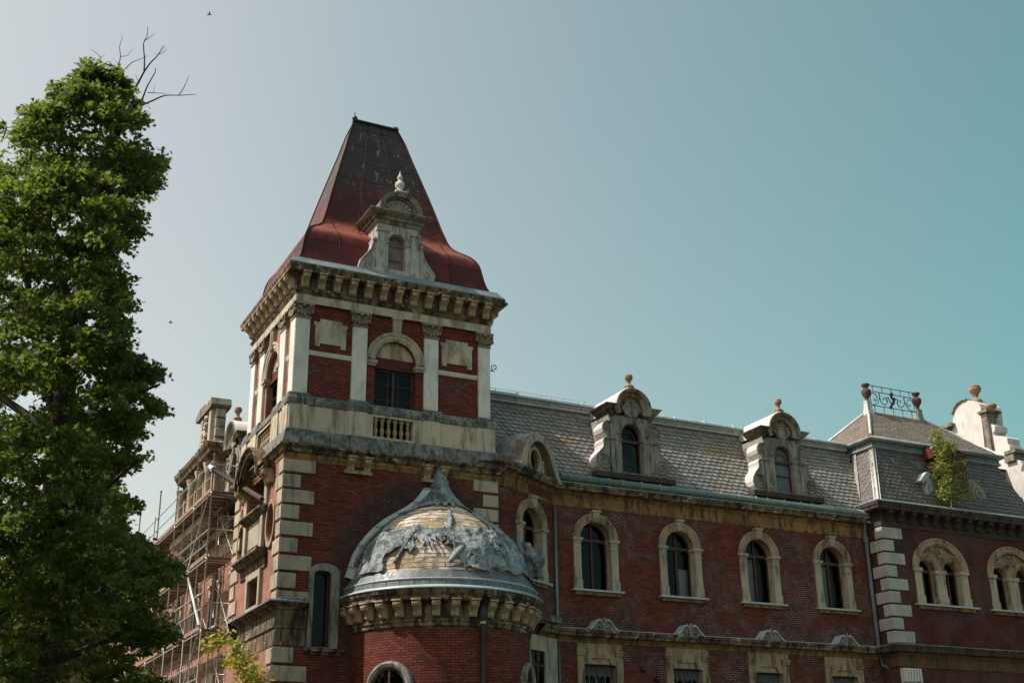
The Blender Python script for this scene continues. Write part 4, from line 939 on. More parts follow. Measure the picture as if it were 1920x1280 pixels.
def slates(mb, O, U, V, poly, w=.30, h=.215, lift=.035, skew=.0, mat=0):
    """overlapping slates inside a polygon of (u, v) on a roof plane"""
    O = Vector(O); U = Vector(U).normalized(); V = Vector(V).normalized(); N = U.cross(V)
    us = [p[0] for p in poly]; vs2 = [p[1] for p in poly]
    def ins(x, y):
        c = False; j = len(poly) - 1
        for i in range(len(poly)):
            (xi, yi), (xj, yj) = poly[i], poly[j]
            if (yi > y) != (yj > y) and x < (xj - xi) * (y - yi) / (yj - yi) + xi: c = not c
            j = i
        return c
    nr = int((max(vs2) - min(vs2)) / h) + 1
    for r in range(nr):
        v = min(vs2) + r * h
        k0 = int(min(us) / w) - 2; k1 = int(max(us) / w) + 2
        for k in range(k0, k1):
            u = k * w + (r % 2) * w * .5 + random.uniform(-.012, .012)
            if not ins(u + w / 2, v + h * .5): continue
            jv = random.uniform(-.012, .012); lf = lift + random.uniform(-.006, .010); ww = w - .012; hh = h * 1.45
            sh = [(0, hh), (0, .075 + skew), (.05, .02), (.11, 0), (ww - .12, 0), (ww - .05, .03), (ww, .10), (ww, hh)]
            n = [lf * (1 - b / hh) + .004 for a, b in sh]
            top = [O + U * (u + a) + V * (v + jv + b) + N * q for (a, b), q in zip(sh, n)]
            bot = [O + U * (u + a) + V * (v + jv + b) + N * (q - .022) for (a, b), q in zip(sh, n)]
            fs = [tuple(range(8))[::-1] if False else tuple(range(8))]
            for i in range(7): fs.append((i, 8 + i, 8 + i + 1, i + 1))
            mb.add(top + bot, fs, mat)
def roofplane(y0, z0, y1, z1): 
    L = math.hypot(y1 - y0, z1 - z0); return Vector((0, (y1 - y0) / L, (z1 - z0) / L)), L
RY0, RZ0, RY1, RZ1 = 1.80, 14.42, 3.50, 17.68
V_, L_ = roofplane(RY0, RZ0, RY1, RZ1)
mb = MB(); mb.add([(8.0, RY0, RZ0), (XP + .9, RY0, RZ0), (XP + .9, RY1, RZ1), (8.0, RY1, RZ1)], [(0, 1, 2, 3)], 1)
slates(mb, (0, RY0, RZ0), (1, 0, 0), V_, [(8.05, 0), (XP + .15, 0), (XP + .95, L_), (8.05, L_)], .30, .215, .058)
wr = part(mb, 'wing_roof', [M['slate'], M['soot']], None, 'steep mansard of pale scalloped slates over the wing')
mb = MB()
sweep(mb, [(8.0, RY1), (XP + .8, RY1)], [(-.3, 17.65), (.0, 17.63), (.03, 17.75), (.10, 17.79)], mat=1)
sweep(mb, [(8.0, RY1), (XP + .8, RY1)], [(.10, 17.79), (.14, 17.85), (.10, 17.91)], mat=0)
sweep(mb, [(8.0, RY1), (XP + .8, RY1)], [(.08, 17.93)] + [(.06 + .15 * math.cos(R(a)), 18.06 + .16 * math.sin(R(a))) for a in range(-75, 120, 20)] + [(-.3, 18.19), (-3., 18.43)], mat=2, smooth=True)
for k in range(12): box(mb, FY(RY1), 9 + 1.55 * k, 9.03 + 1.55 * k, 17.87, 18.23, .0, .22, mat=0)
for k in range(9): tube(mb, [(8.6 + 1.05 * k, RY1 - .05, 18.15), (8.6 + 1.05 * k, RY1 - .05, 18.33)], .014, 4)
tube(mb, [(8.1, RY1 - .05, 18.32), (13.9, RY1 - .05, 18.32)], .012, 4)
part(mb, 'ridge_roll', [M['pale_metal'], M['lead'], M['zinc']], wr)

def dormer(fr, cu, label, k=1.0, depth=2.2, shutter=None):
    """stone dormer with side scrolls, segmental pediment and ball finial"""
    win = archpoly(cu, .49, 14.86, 16.44)
    mb = MB(); prism(mb, fr, rect(cu - 1.06, cu + 1.04, 14.75, 17.25), -depth, 0, holes=[win], hn0=-.35)
    for s in (-1, 1):
        a, b = sorted((cu + s * .52, cu + s * .80)); cbox(mb, fr, a, b, 14.78, 16.38, -.1, .05, .012)
        a, b = sorted((cu + s * .49, cu + s * 1.25)); box(mb, fr, a, b, 16.18, 16.24, -.3, .07)
        a, b = sorted((cu + s * .84, cu + s * 1.02)); prism(mb, fr, archpoly((a + b) / 2, .09, 14.95, 15.75, 8), -.1, .03)
    d = part(mb, 'dormer', M['dormer'], None, label)
    SC = [(1.02, 17.15), (1.08, 16.98), (1.2, 16.93), (1.33, 16.80), (1.37, 16.63), (1.32, 16.48), (1.18, 16.38), (1.14, 16.27), (1.27, 16.22), (1.35, 16.10), (1.33, 15.95), (1.36, 15.80), (1.52, 15.62), (1.67, 15.40), (1.72, 15.2), (1.68, 15.0), (1.56, 14.88), (1.72, 14.80), (1.02, 14.78)]
    for s in (-1, 1):
        mb = MB(); prism(mb, fr, [(cu + s * a, b) for a, b in SC], -.75, .0, back=True)
        tube(mb, spiral(fr, cu + s * 1.36, 15.20, .34, .02, 1.9, s, 60, 34), [.05 * (1 - .5 * t / 34) for t in range(35)], 6)
        tube(mb, spiral(fr, cu + s * 1.2, 16.66, .15, .02, 1.7, s, 60), .03, 5); lump(mb, fr.p(cu + s * 1.2, 16.66, .02), .05, 6)
        tube(mb, [fr.p(cu + s * a, b, .0) for a, b in smooth(SC[:15], 2)], .03, 5)
        lump(mb, fr.p(cu + s * 1.05, 16.95, .02), .09, 7, 0, .2)
        part(mb, 'volute', [M['dormer']], d)
        mb = MB()
        for a, b in zip(SC[1:16], SC[2:17]):                  # white sheet over the left flank only
            if s < 0: mb.add([fr.p(cu + s * (a[0] + .004), a[1], -.03), fr.p(cu + s * (b[0] + .004), b[1], -.03), fr.p(cu + s * (b[0] + .004), b[1], -.75), fr.p(cu + s * (a[0] + .004), a[1], -.75)], [(0, 1, 2, 3)])
        if mb.f: part(mb, 'flank', M['white'], d)
    mb = MB(); archsweep(mb, fr, cu, 16.44, arch_prof(.49, .27, -.02, .6), 0, 180, 24); part(mb, 'arch_moulding', M['dormer'], d)
    keystone(fr, cu, 16.9, 17.28, .08, .14, .04, d, 'dormer')
    mb = MB()
    EAR = [(0, 17.16), (.04, 17.19), (.05, 17.27), (.09, 17.32), (.10, 17.38), (.22, 17.43), (.25, 17.50), (.32, 17.57), (.34, 17.63), (.0, 17.70)]
    for s in (-1, 1):
        pth = [(-1.0, 1.0), (-1.0, 0), (-.80, 0)] if s < 0 else [(.80, 0), (1.0, 0), (1.0, 1.0)]
        sweep(mb, [tuple((fr.p(cu + a, 0, -b)).xy) for a, b in pth], EAR); part(mb, 'entablature', M['pediment'], d)
    mb = MB()
    archsweep(mb, fr, cu, 17.55, [(.54, -.3), (.54, .10), (.60, .16), (.67, .18), (.71, .28), (.79, .34), (.84, .34), (.86, .2)], -22, 202, 32)
    part(mb, 'pediment', M['pediment'], d)
    mb = MB(); archsweep(mb, fr, cu, 17.55, [(.82, .33), (.87, .25), (.87, -1.9)], -5, 185, 28, 0, True)
    part(mb, 'vault', M['white'], d)
    mb = MB(); prism(mb, fr, arc(cu, 17.55, .57, -14, 194, 24), -.3, .02); part(mb, 'tympanum', M['ochre'], d)
    mb = MB()
    prism(mb, fr, [(cu - .3, 17.28), (cu + .3, 17.28), (cu + .34, 17.6), (cu + .2, 17.78), (cu - .2, 17.78), (cu - .34, 17.6)], 0, .10)
    tube(mb, [fr.p(cu + .36 * math.cos(R(a)), 17.52 + .33 * math.sin(R(a)), .1) for a in range(-20, 210, 15)], .04, 5)
    for q in range(10): lump(mb, fr.p(cu + .42 * math.cos(R(20 + q * 15.5)), 17.42 + .3 * math.sin(R(20 + q * 15.5)), .08), .075, 6, 0, .4)
    part(mb, 'carved_shell', M['dormer'], d)
    mb = MB(); c = tuple(fr.p(cu, 0, .0).xy)
    box(mb, fr, cu - .16, cu + .16, 18.34, 18.56, -.16, .16)
    lathe(mb, c, [(.19, 18.56), (.17, 18.60), (.09, 18.66), (.07, 18.70), (.10, 18.74), (.06, 18.77), (.10, 18.81), (.16, 18.88), (.175, 18.97), (.16, 19.0), (.17, 19.02), (.12, 19.08), (.0, 19.11)], 14)
    part(mb, 'finial', M['urn_pale'] if False else M['urn'], d)
    mb = MB(); box(mb, fr, cu - 1.8, cu + 1.95, 14.55, 14.77, -.5, .12); part(mb, 'base_board', M['darkwood'], d)
    mb = MB(); frame_ring(mb, fr, archpoly(cu, .49, 14.86, 16.44), archpoly(cu, .43, 14.92, 16.44), -.28, -.2); box(mb, fr, cu - .45, cu + .45, 16.16, 16.27, -.28, -.16)
    tube(mb, [fr.p(cu + .27 * math.cos(R(a)), 16.30 + .30 * math.sin(R(a)), -.2) for a in range(0, 181, 15)], .018, 4)
    if shutter: box(mb, fr, cu - .44, cu + .44, 15.6, 15.64, -.26, -.2)
    wn = part(mb, 'window', M['frame'], d)
    mb = MB(); prism(mb, fr, archpoly(cu, .45, 14.88, 16.44), -.27, -.265, sides=False); part(mb, 'pane', M['lead'] if shutter else M['glass'], wn)
    if not shutter:
        mb = MB(); rows = [[fr.p(cu + .28 + .14 * t / 8 + .0, 14.9, -.36 + .02 * math.sin(t * 2)), fr.p(cu + .2 + .24 * t / 8, 16.1, -.36 + .02 * math.sin(t * 2))] for t in range(9)]; strips(mb, rows, 0, True)
        rows = [[fr.p(cu - .4 + .75 * t / 20, 15.28 + .02 * math.sin(t * 2.2), -.42), fr.p(cu - .4 + .75 * t / 20, 15.45, -.42)] for t in range(21)]; strips(mb, rows, 0, True)
        part(mb, 'curtain', M['valance'], wn)
    return d
dormer(FY(1.6), 14.93, 'stone dormer with side scrolls and a lace curtain, nearer to the tower')
dormer(FY(1.6), 22.66, 'stone dormer with side scrolls and a blanked window, nearer to the pavilion', shutter=True)
# ---------------------------------------------------- right pavilion
XR = 37.1; FP = FY(YP); FPL = FX(XP)
mb = MB(); TW2 = [30.28, 34.75]
prism(mb, FP, rect(XP, XR, 0, 14.2), -.5, 0, holes=[archpoly(c, 1.30, 10.38, 11.95, 18, 1.12) for c in TW2], sides=False)
prism(mb, FPL, rect(-YW - .5, -YP, 0, 14.2), -.4, 0, sides=False)
part(mb, 'pavilion_wall', M['brick_dark'], None, 'darkened brick wall of the right pavilion')
for i in range(9):
    mb = MB(); a = 13.13 - .56 * i; b = a + .48; lu, lv = ((1.08, .42) if i % 2 == 0 else (.54, .80)); n = .05; c = .03
    pl = [(XP - n, YP + lv), (XP - n, YP - n), (XP + lu, YP - n)]
    sweep(mb, pl, [(-n, a), (-.006, a), (0, a + c), (0, b - c), (-.006, b), (-n, b)])
    part(mb, 'quoin', M['quoin'])
PP = [(XP, 6.0), (XP, YP), (XR, YP)]
mb = MB()
sweep(mb, PP, [(.0, 13.62), (.05, 13.66), (.055, 13.74), (.02, 13.78), (.02, 14.34)], mat=1)
sweep(mb, PP, [(.02, 14.32), (.36, 14.34), (.39, 14.38), (.40, 14.48), (.44, 14.54), (.46, 14.66)], mat=0)
sweep(mb, PP, [(.46, 14.66), (.47, 14.69), (.3, 14.76), (.0, 14.80)], mat=2)
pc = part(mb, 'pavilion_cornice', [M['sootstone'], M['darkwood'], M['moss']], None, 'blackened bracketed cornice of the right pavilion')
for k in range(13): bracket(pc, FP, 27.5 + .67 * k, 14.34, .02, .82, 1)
bracket(pc, FPL, -YP - .75, 14.34, .02, .82)
mb = MB(); sweep(mb, PP, [(.47, 14.66), (.49, 14.70), (.44, 14.73)]); part(mb, 'eaves_flashing', M['zinc'], pc)
for c in TW2:
    mb = MB(); A = [archpoly(c + s * .74, .46, 10.38, 11.90, 14) for s in (-1, 1)]
    prism(mb, FP, archpoly(c, 1.30, 10.36, 11.95, 18, 1.12), -.42, -.10, holes=A)
    for s in (-1, 1):
        archsweep(mb, FP.off(-.1), c + s * .74, 11.90, [(.45, -.30), (.455, -.06), (.50, -.04), (.51, .03), (.575, .05), (.595, .10), (.66, .12), (.685, .17), (.725, .17), (.737, .10), (.737, -.02)], 0, 180, 20)
    archsweep(mb, FP, c, 11.95, arch_prof(1.26, .36, 0, .8), 0, 180, 34, rzk=.86)
    sur = part(mb, 'window_surround', M['tan'], None, 'twin arched window surround under one wide arch')
    for s in (-1, 1):
        mb = MB(); a, b = sorted((c + s * 1.18, c + s * 1.56)); cbox(mb, FP, a, b, 10.74, 11.8, -.3, .06, .012); cbox(mb, FP, a - .03, b + .03, 10.36, 10.74, -.3, .09, .012); box(mb, FP, a - .05, b + .05, 11.8, 11.95, -.3, .11); part(mb, 'jamb', M['tan_block'], sur)
    mb = MB(); cbox(mb, FP, c - .262, c + .262, 10.74, 11.75, -.35, -.0, .012); cbox(mb, FP, c - .285, c + .285, 10.36, 10.74, -.35, .03, .012); box(mb, FP, c - .31, c + .31, 11.75, 11.92, -.35, .04)
    part(mb, 'jamb', M['tan_block'], sur)
    mb = MB()
    for q in range(22):
        u = c + random.uniform(-.5, .5); z = 12.50 + random.uniform(0, .42) * (1 - abs(u - c) / .7); lump(mb, FP.p(u, z, -.09), .07, 6, 0, .4)
    part(mb, 'carved_tympanum', M['capital'], sur)
    mb = MB(); box(mb, FP, c - 1.75, c + 1.9, 10.30, 10.37, -.4, .2); part(mb, 'sill', M['zinc'], sur)
    mb = MB(); box(mb, FP, c - 1.6, c + 1.7, 10.16, 10.30, -.1, .1); part(mb, 'sill_moulding', M['ochre'], sur)
    for s in (-1, 1): arch_window(FP, c + s * .74, .455, 10.38, 11.90, -.36, PAL, 'frame', 'tm')
mb = MB()
sweep(mb, PP, [(.0, 7.62), (.05, 7.66), (.06, 7.74), (.02, 7.78), (.02, 8.06), (.07, 8.12), (.12, 8.24)], mat=1)
sweep(mb, PP, [(.12, 8.24), (.34, 8.26), (.36, 8.38), (.42, 8.52)], mat=0); sweep(mb, PP, [(.42, 8.52), (.3, 8.58), (0, 8.62)], mat=2)
part(mb, 'string_cornice', [M['sootstone'], M['brown'], M['moss']], None, 'lower string cornice of the right pavilion')
mb = MB(); box(mb, FP, 27.2, 28.2, 7.0, 7.58, -.1, .2)
for k in range(6): box(mb, FP, 27.24 + .16 * k, 27.33 + .16 * k, 7.04, 7.55, .1, .27)
cbox(mb, FP, XP - .03, 28.2, 6.0, 6.6, -.1, .1); part(mb, 'fluted_corbel', M['render'])
# mansard
def slope_frame(p0, U, p1): 
    v = Vector(p1) - Vector(p0); v -= Vector(U) * v.dot(Vector(U)); return v.normalized(), v.length
E0, E1, ZA, ZB = .04, 1.05, 14.80, 17.62
Vf, Lf = slope_frame((0, YP + E0, ZA), (1, 0, 0), (0, YP + E1, ZB))
mb = MB()
for (a, b) in (((XP + E0, 8), (XP + E0, YP + E0)), ((XP + E0, YP + E0), (XR - E0, YP + E0)), ((XR - E0, YP + E0), (XR - E0, 8))):
    pass
def mans(mb, s, z): return [(XP + s, 9.0, z), (XP + s, YP + s, z), (XR - s, YP + s, z), (XR - s, 9.0, z)]
r0, r1 = mans(mb, E0, ZA), mans(mb, E1, ZB)
for k in range(3): mb.add([r0[k], r0[k + 1], r1[k + 1], r1[k]], [(0, 1, 2, 3)], 1)
dx = E1 - E0
slates(mb, (0, YP + E0, ZA), (1, 0, 0), Vf, [(XP + E0 + .05, 0), (XR - E0 - .05, 0), (XR - E1 - .05, Lf), (XP + E1 + .05, Lf)], .30, .2, .045)
Vl, Ll = slope_frame((XP + E0, 0, ZA), (0, 1, 0), (XP + E1, 0, ZB))
slates(mb, (XP + E0, 0, ZA), (0, -1, 0), Vl, [(-3.0, 0), (-YP - E0 - .1, 0), (-YP - E1 - .1, Ll), (-4.2, Ll)], .34, .22, .02, .06)
pm = part(mb, 'pavilion_mansard', [M['slate_dark'], M['soot']], None, 'dark slate mansard of the right pavilion')
mb = MB()
hipP = lambda t, du, dn: None
for (da, db, o) in ((.02, .17, 0), ):
    pass
a0, a1 = Vector((XP + E0, YP + E0, ZA)), Vector((XP + E1, YP + E1, ZB))
for s_, wd in ((0, .17), (1, .10)):
    for p_, q_ in ((0, 1),):
        if s_ == 0: d = Vector((0, 1, 0)); n = Vector((-1, 0, .36)).normalized()
        else: d = Vector((1, 0, 0)); n = Vector((0, -1, .36)).normalized()
        mb.add([a0 + n * .05, a0 + d * wd + n * .05, a1 + d * wd + n * .05, a1 + n * .05], [(0, 1, 2, 3), (3, 2, 1, 0)])
        tube(mb, [a0 + d * wd + n * .06, a1 + d * wd + n * .06], .025, 5); 
tube(mb, [a0 + Vector((-.03, -.03, .02)), a1 + Vector((-.03, -.03, .02))], .045, 6)
dl = Vector((0, 1, 0)); nl = Vector((-1, 0, .36)).normalized()
q0 = Vector((XP + E0, 1.98, ZA)); q1 = Vector((XP + E1, 3.02, ZB))
mb.add([q0 + nl * .07, q0 + dl * .24 + nl * .07, q1 + dl * .24 + nl * .07, q1 + nl * .07], [(0, 1, 2, 3), (3, 2, 1, 0)])
part(mb, 'hip_flashing', M['white'], pm)
# middle cornice, upper roof
MP = [(XP + 1.0, 9.0), (XP + 1.0, YP + 1.0), (XR - 1.0, YP + 1.0), (XR - 1.0, 9.0)]
mb = MB()
sweep(mb, MP, [(-.05, 17.56), (.02, 17.58), (.10, 17.62), (.10, 17.68)], mat=1); sweep(mb, MP, [(.10, 17.68), (.05, 17.74), (.04, 17.86), (.08, 17.9)], mat=0)
sweep(mb, MP, [(.08, 17.9)] + [(.12 + .12 * math.cos(R(a)), 18.03 + .12 * math.sin(R(a))) for a in range(-80, 100, 20)], mat=1, smooth=True); sweep(mb, MP, [(.1, 18.15), (-.1, 18.2)], mat=0)
part(mb, 'middle_cornice', [M['lead'], M['zinc_dark']], pm)
EY, RYY, RZZ, EX0, EX1, RX0, RX1, EZ = 1.86, 4.26, 20.37, XP + .96, XR - .96, 30.44, 33.74, 18.16
mb = MB()
BY = 2 * RYY - EY
for P in ([(EX0, EY, EZ), (EX1, EY, EZ), (RX1, RYY, RZZ), (RX0, RYY, RZZ)], [(EX0, BY, EZ), (EX0, EY, EZ), (RX0, RYY, RZZ)], [(EX1, EY, EZ), (EX1, BY, EZ), (RX1, RYY, RZZ)], [(EX1, BY, EZ), (EX0, BY, EZ), (RX0, RYY, RZZ), (RX1, RYY, RZZ)]):
    mb.add(P, [tuple(range(len(P)))], 1)
Vu, Lu = slope_frame((0, EY, EZ), (1, 0, 0), (0, RYY, RZZ))
slates(mb, (0, EY, EZ), (1, 0, 0), Vu, [(EX0 + .1, 0), (EX1 - .1, 0), (RX1, Lu), (RX0, Lu)], .26, .17, .02)
Vx, Lx = slope_frame((EX0, 0, EZ), (0, -1, 0), (RX0, 0, RZZ))
slates(mb, (EX0, 0, EZ), (0, -1, 0), Vx, [(-BY, 0), (-EY - .1, 0), (-RYY - .02, Lx), (-RYY + .02 - .1, Lx)], .26, .17, .02)
pu = part(mb, 'pavilion_roof', [M['slate_tan'], M['soot']], None, 'shallow hipped brown slate roof with an iron railing')
for A, B in (((EX0, EY, EZ), (RX0, RYY, RZZ)), ((EX0, BY, EZ), (RX0, RYY, RZZ)), ((EX1, EY, EZ), (RX1, RYY, RZZ)), ((EX1, BY, EZ), (RX1, RYY, RZZ))):
    mb = MB(); A, B = Vector(A), Vector(B); up = Vector((0, 0, .05)); tube(mb, [A + up, B + up], .07, 6); part(mb, 'hip_roll', M['pale_metal'], pu)
for x, s in ((RX0, -1), (RX1, 1)):
    pr_ = [(.62, -.55), (.45, -.32), (.32, -.10), (.25, .15), (.22, .42), (.24, .46), (.22, .52), (.1, .54)]
    mb = MB(); lathe(mb, (x, RYY), [(r * .85, RZZ + z) for r, z in pr_], 4, 45, 405, 0, False); part(mb, 'urn_base', M['pale_metal' if s < 0 else 'zinc_dark'], pu)
rail = MB(); zr = RZZ + .12; FRl = Fr((0, RYY, 0), (1, 0, 0)); x0, x1 = RX0 + .15, RX1 - .15
for z in (zr + .25, zr + .98, zr + 1.28): tube(rail, [(x0, RYY, z), (x1, RYY, z)], .022, 5)
for k in range(5):
    x = x0 + (x1 - x0) * (k + .5) / 5; tube(rail, [(x, RYY, zr - .1), (x, RYY, zr + .25)], .018, 4); tube(rail, [(x, RYY, zr + .98), (x, RYY, zr + 1.28)], .018, 4)
def scroll(cx, s, a):
    pts = [(-.62, .30), (-.70, .62), (-.52, .88), (-.28, .84), (-.20, .62), (-.34, .50), (-.44, .60)]
    p2 = [(-.05, .94), (-.02, .70), (.08, .46), (.30, .38), (.46, .52), (.40, .72), (.24, .72), (.22, .60)]
    for P in (pts, p2): tube(rail, [(cx + s * a * u, RYY, zr + z) for u, z in smooth(P, 4)], .024, 5)
    tube(rail, [(cx + s * a * u, RYY, zr + z) for u, z in smooth([(-.55, .28), (-.3, .34), (-.1, .55), (.0, .9)], 4)], .02, 5)
cxm = (x0 + x1) / 2
for s in (-1, 1): scroll(cxm - s * .78, s, .95)
for q in range(9): lump(rail, (cxm + random.uniform(-.14, .14), RYY, zr + .3 + .09 * q), .1, 6, 0, .4, (1, .5, 1))
for s in (-1, 1): tube(rail, [(cxm + s * u, RYY, zr + z) for u, z in smooth([(.1, .5), (.25, .8), (.36, .7), (.3, .55)], 4)], .025, 5)
part(rail, 'roof_railing', M['iron'], pu, 'wrought iron scroll railing on the roof ridge')
for x in (RX0, RX1):
    mb = MB(); lathe(mb, (x, RYY), [(r * .82, RZZ + .50 + z * .9) for r, z in [(.16, 0), (.10, .1), (.12, .2), (.27, .42), (.30, .58), (.26, .68), (.12, .74), (.14, .82), (.24, .92), (.26, 1.0), (.08, 1.06), (0, 1.08)]], 12)
    part(mb, 'urn', M['urn_dark'], pu)
# broken brick dormer
FD = FY(1.25)
mb = MB(); box(mb, FD, 31.3, 33.2, 14.9, 17.62, -1.4, 0); box(mb, FD, 31.15, 31.5, 17.3, 17.8, -1.2, .05); box(mb, FD, 32.5, 33.25, 17.5, 17.75, -1., .04)
for q in range(16): box(mb, FD, 31.2 + random.uniform(0, 1.8), 31.45 + random.uniform(0, 1.8) + .2, 17.55, 17.62 + random.uniform(.05, .25), -.6, .03)
bd = part(mb, 'brick_dormer', M['brick_dark'], None, 'broken brick dormer overgrown by a sapling')
for s in (-1, 1):
    mb = MB(); P = [(.95, 15.05), (1.75, 15.05), (1.72, 15.2), (1.95, 15.5), (1.98, 15.85), (1.8, 16.15), (1.45, 16.4), (.95, 16.5)]
    prism(mb, FD, [(32.2 + s * a, b) for a, b in P], -.8, .05, back=True); tube(mb, spiral(FD, 32.2 + s * 1.45, 15.75, .4, .06, 1.5, s), .06, 5)
    part(mb, 'volute', M['dormer'], bd)
mb = MB(); box(mb, FD, 30.2, 34.1, 14.82, 15.05, -.5, .25); part(mb, 'base_board', M['darkwood'], bd)
mb = MB(); prism(mb, FD, [(30.0, 16.05), (30.45, 16.5), (30.6, 16.5), (30.7, 16.4), (30.15, 15.95)], -.8, .2, back=True); prism(mb, FD, smooth([(30.5, 16.42), (30.72, 16.2), (30.78, 15.9), (30.7, 15.5), (30.55, 15.4), (30.45, 15.2)], 3) + [(30.28, 15.2), (30.3, 15.6), (30.42, 16.0)], -.9, .1, back=True); part(mb, 'flashing', M['zinc'], bd)
for u0, u1, z0, z1 in ((28.9, 29.25, 16.75, 17.2), (30.1, 30.95, 16.75, 17.2)):
    mb = MB(); q = lambda u, z: FY(0).p(u, z, -(YP + E0 + (z - ZA) * .358) + .06); mb.add([q(u0 + .25, z0), q(u1 + .1, z0), q(u1 - .1, z1), q(u0, z1)], [(0, 1, 2, 3)]); part(mb, 'patch_sheet', M['lead'], pm)

# ---------------------------------------------------- white gable end beyond the pavilion (faces left)
def bpx(px, py, X):
    d = Vector(CR[0]) * (px - 960) - Vector(CR[1]) * (py - 640) + Vector(CR[2]) * 2313.8
    t = (X - CAM.x) / d.x; p = CAM + d * t; return (-p.y, p.z)
GX = 38.0; FG = FX(GX)
G1 = [(1788, 900), (1786, 800), (1787, 775), (1791, 765), (1797, 758), (1804, 753), (1811, 750.5), (1820, 750.5), (1829, 752), (1836, 757), (1839, 764), (1840, 776), (1846, 840), (1852, 900)]
G2 = [(1846, 900), (1842, 790), (1848, 793), (1856, 794), (1862, 798), (1862, 806), (1858, 812), (1862, 816), (1880, 817), (1885, 820), (1886, 830), (1890, 836), (1891, 850), (1892, 862), (1898, 861), (1910, 862), (1914, 870), (1911, 880), (1912, 884), (1922, 881), (1930, 890), (1938, 920), (1938, 990), (1860, 990)]
down = lambda P, lim: [(u, 13.9 if b >= lim else z) for (u, z), b in zip([bpx(a, b, GX) for a, b in P], [b for a, b in P])]
mb = MB(); prism(mb, FG, down(G1, 895), -1.5, 0.); prism(mb, FG, down(G2, 895), -1.0, -.12)
gb = part(mb, 'gable_end', M['white'], None, 'whitewashed curved gable end beyond the right pavilion')
mb = MB(); box(mb, FY(3.2), 38.15, 52, 0, 15.1, -11, 0); part(mb, 'far_wing_wall', M['brick_dark'])
mb = MB(); box(mb, FX(36.9), -14, -3.0, 0, 14.6, -1.4, 0); part(mb, 'link_wall', M['brick_dark'])
mb = MB()
ua, za = bpx(1842, 778, GX); ub, zb2 = bpx(1853, 870, GX); cbox(mb, FG, ua - .02, ua + .30, zb2 - 2, za, -.45, .06)
u1_, z1_ = bpx(1840, 775, GX); box(mb, FG, u1_ - .1, u1_ + .55, z1_ - .05, z1_ + .08, -.85, .2); box(mb, FG, u1_ - .0, u1_ + .4, z1_ - .22, z1_ - .05, -.75, .10); box(mb, FG, u1_, u1_ + .34, z1_ - .5, z1_ - .22, -.65, .07)
u2_, z2_ = bpx(1779, 799, GX); box(mb, FG, u2_ - .3, u2_ + .45, z2_ - .12, z2_ + .05, -.8, .3)
u3_, z3_ = bpx(1888, 848, GX); box(mb, FG, u3_ - .1, u3_ + .6, z3_ - .12, z3_ + .05, -1.1, .1); box(mb, FG, u3_ - .2, u3_ + .4, z3_ - .5, z3_ - .1, -.9, .05)
prism(mb, FG, [bpx(a, b, GX) for a, b in ((1787, 777), (1791, 765), (1797, 757.5), (1804, 752), (1812, 749.5))] + [bpx(a, b, GX) for a, b in ((1812, 747.5), (1803, 750), (1795, 756), (1789, 764), (1785, 777))], -1.5, .1)
part(mb, 'coping', M['pediment'], gb)
def finial(px, py0, py1, prof, name='finial', mat='urn'):
    u, z0 = bpx(px, py0, GX); z1 = bpx(px, py1, GX)[1]; h = z1 - z0; mb = MB(); lathe(mb, (GX + .6, -u), [(r * h, z0 + z * h) for r, z in prof], 14); part(mb, name, M[mat], gb)
finial(1815.5, 751, 714.5, [(.30, -.05), (.30, .06), (.22, .16), (.11, .2), (.12, .32), (.17, .42), (.30, .60), (.33, .74), (.26, .78), (.30, .82), (.28, .86), (.1, .92), (.05, 1.0), (0, 1.02)], 'urn')
finial(1845, 773, 752, [(.45, 0), (.45, .25), (.30, .32), (.22, .40), (.4, .55), (.5, .75), (.4, .92), (0, 1.)])

# ---------------------------------------------------- left wing (beyond the tower)
FL = FX(1.9); LYS = [9.0, 12.85, 16.7, 20.55, 24.4, 28.25, 32.1, 36.0]
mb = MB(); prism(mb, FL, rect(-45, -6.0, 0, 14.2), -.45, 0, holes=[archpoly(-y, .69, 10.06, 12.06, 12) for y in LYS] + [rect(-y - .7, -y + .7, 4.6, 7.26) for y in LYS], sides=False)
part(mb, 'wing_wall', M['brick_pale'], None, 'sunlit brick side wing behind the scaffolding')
for y in LYS[:7]: surround(FL, -y, .69, 10.06, 12.06)
for y in LYS[:5]:
    mb = MB(); frame_ring(mb, FL, rect(-y - 1.0, -y + 1.0, 4.4, 8.0), rect(-y - .7, -y + .7, 4.6, 7.26), -.3, .09); part(mb, 'window_surround', M['tan_block'])
    arch_window(FL, -y, .69, 4.6, 7.26, -.3, PAL, 'frame_grey', 'm', top=False)
LP = [(1.9, 45.0), (1.9, 6.1)]
mb = MB()
sweep(mb, LP, [(.0, 13.10), (.05, 13.12), (.055, 13.36), (.02, 13.40), (.02, 13.72), (.07, 13.76), (.08, 13.82), (.14, 13.86)], mat=1)
sweep(mb, LP, [(.14, 13.86), (.44, 13.88), (.46, 13.99), (.50, 14.03), (.53, 14.14), (.3, 14.2), (0, 14.24)], mat=0)
part(mb, 'eaves_cornice', [M['grime'], M['tan']], None, 'eaves cornice of the left wing')
mb = MB(); sweep(mb, LP, [(.0, 9.3), (.06, 9.36), (.12, 9.42), (.3, 9.46), (.36, 9.6), (.3, 9.66), (0, 9.7)]); sweep(mb, LP, [(.0, 8.02), (.1, 8.1), (.34, 8.25), (.42, 8.45), (.3, 8.55), (0, 8.6)]); part(mb, 'string_cornice', M['tan'])
mb = MB(); mb.add([(1.8, 6.0, 14.42), (1.8, 45, 14.42), (3.15, 45, 17.5), (3.15, 6, 17.5)], [(3, 2, 1, 0)]); mb.add([(3.15, 6, 17.5), (3.15, 45, 17.5), (9, 45, 18.2), (9, 6, 18.2)], [(3, 2, 1, 0)])
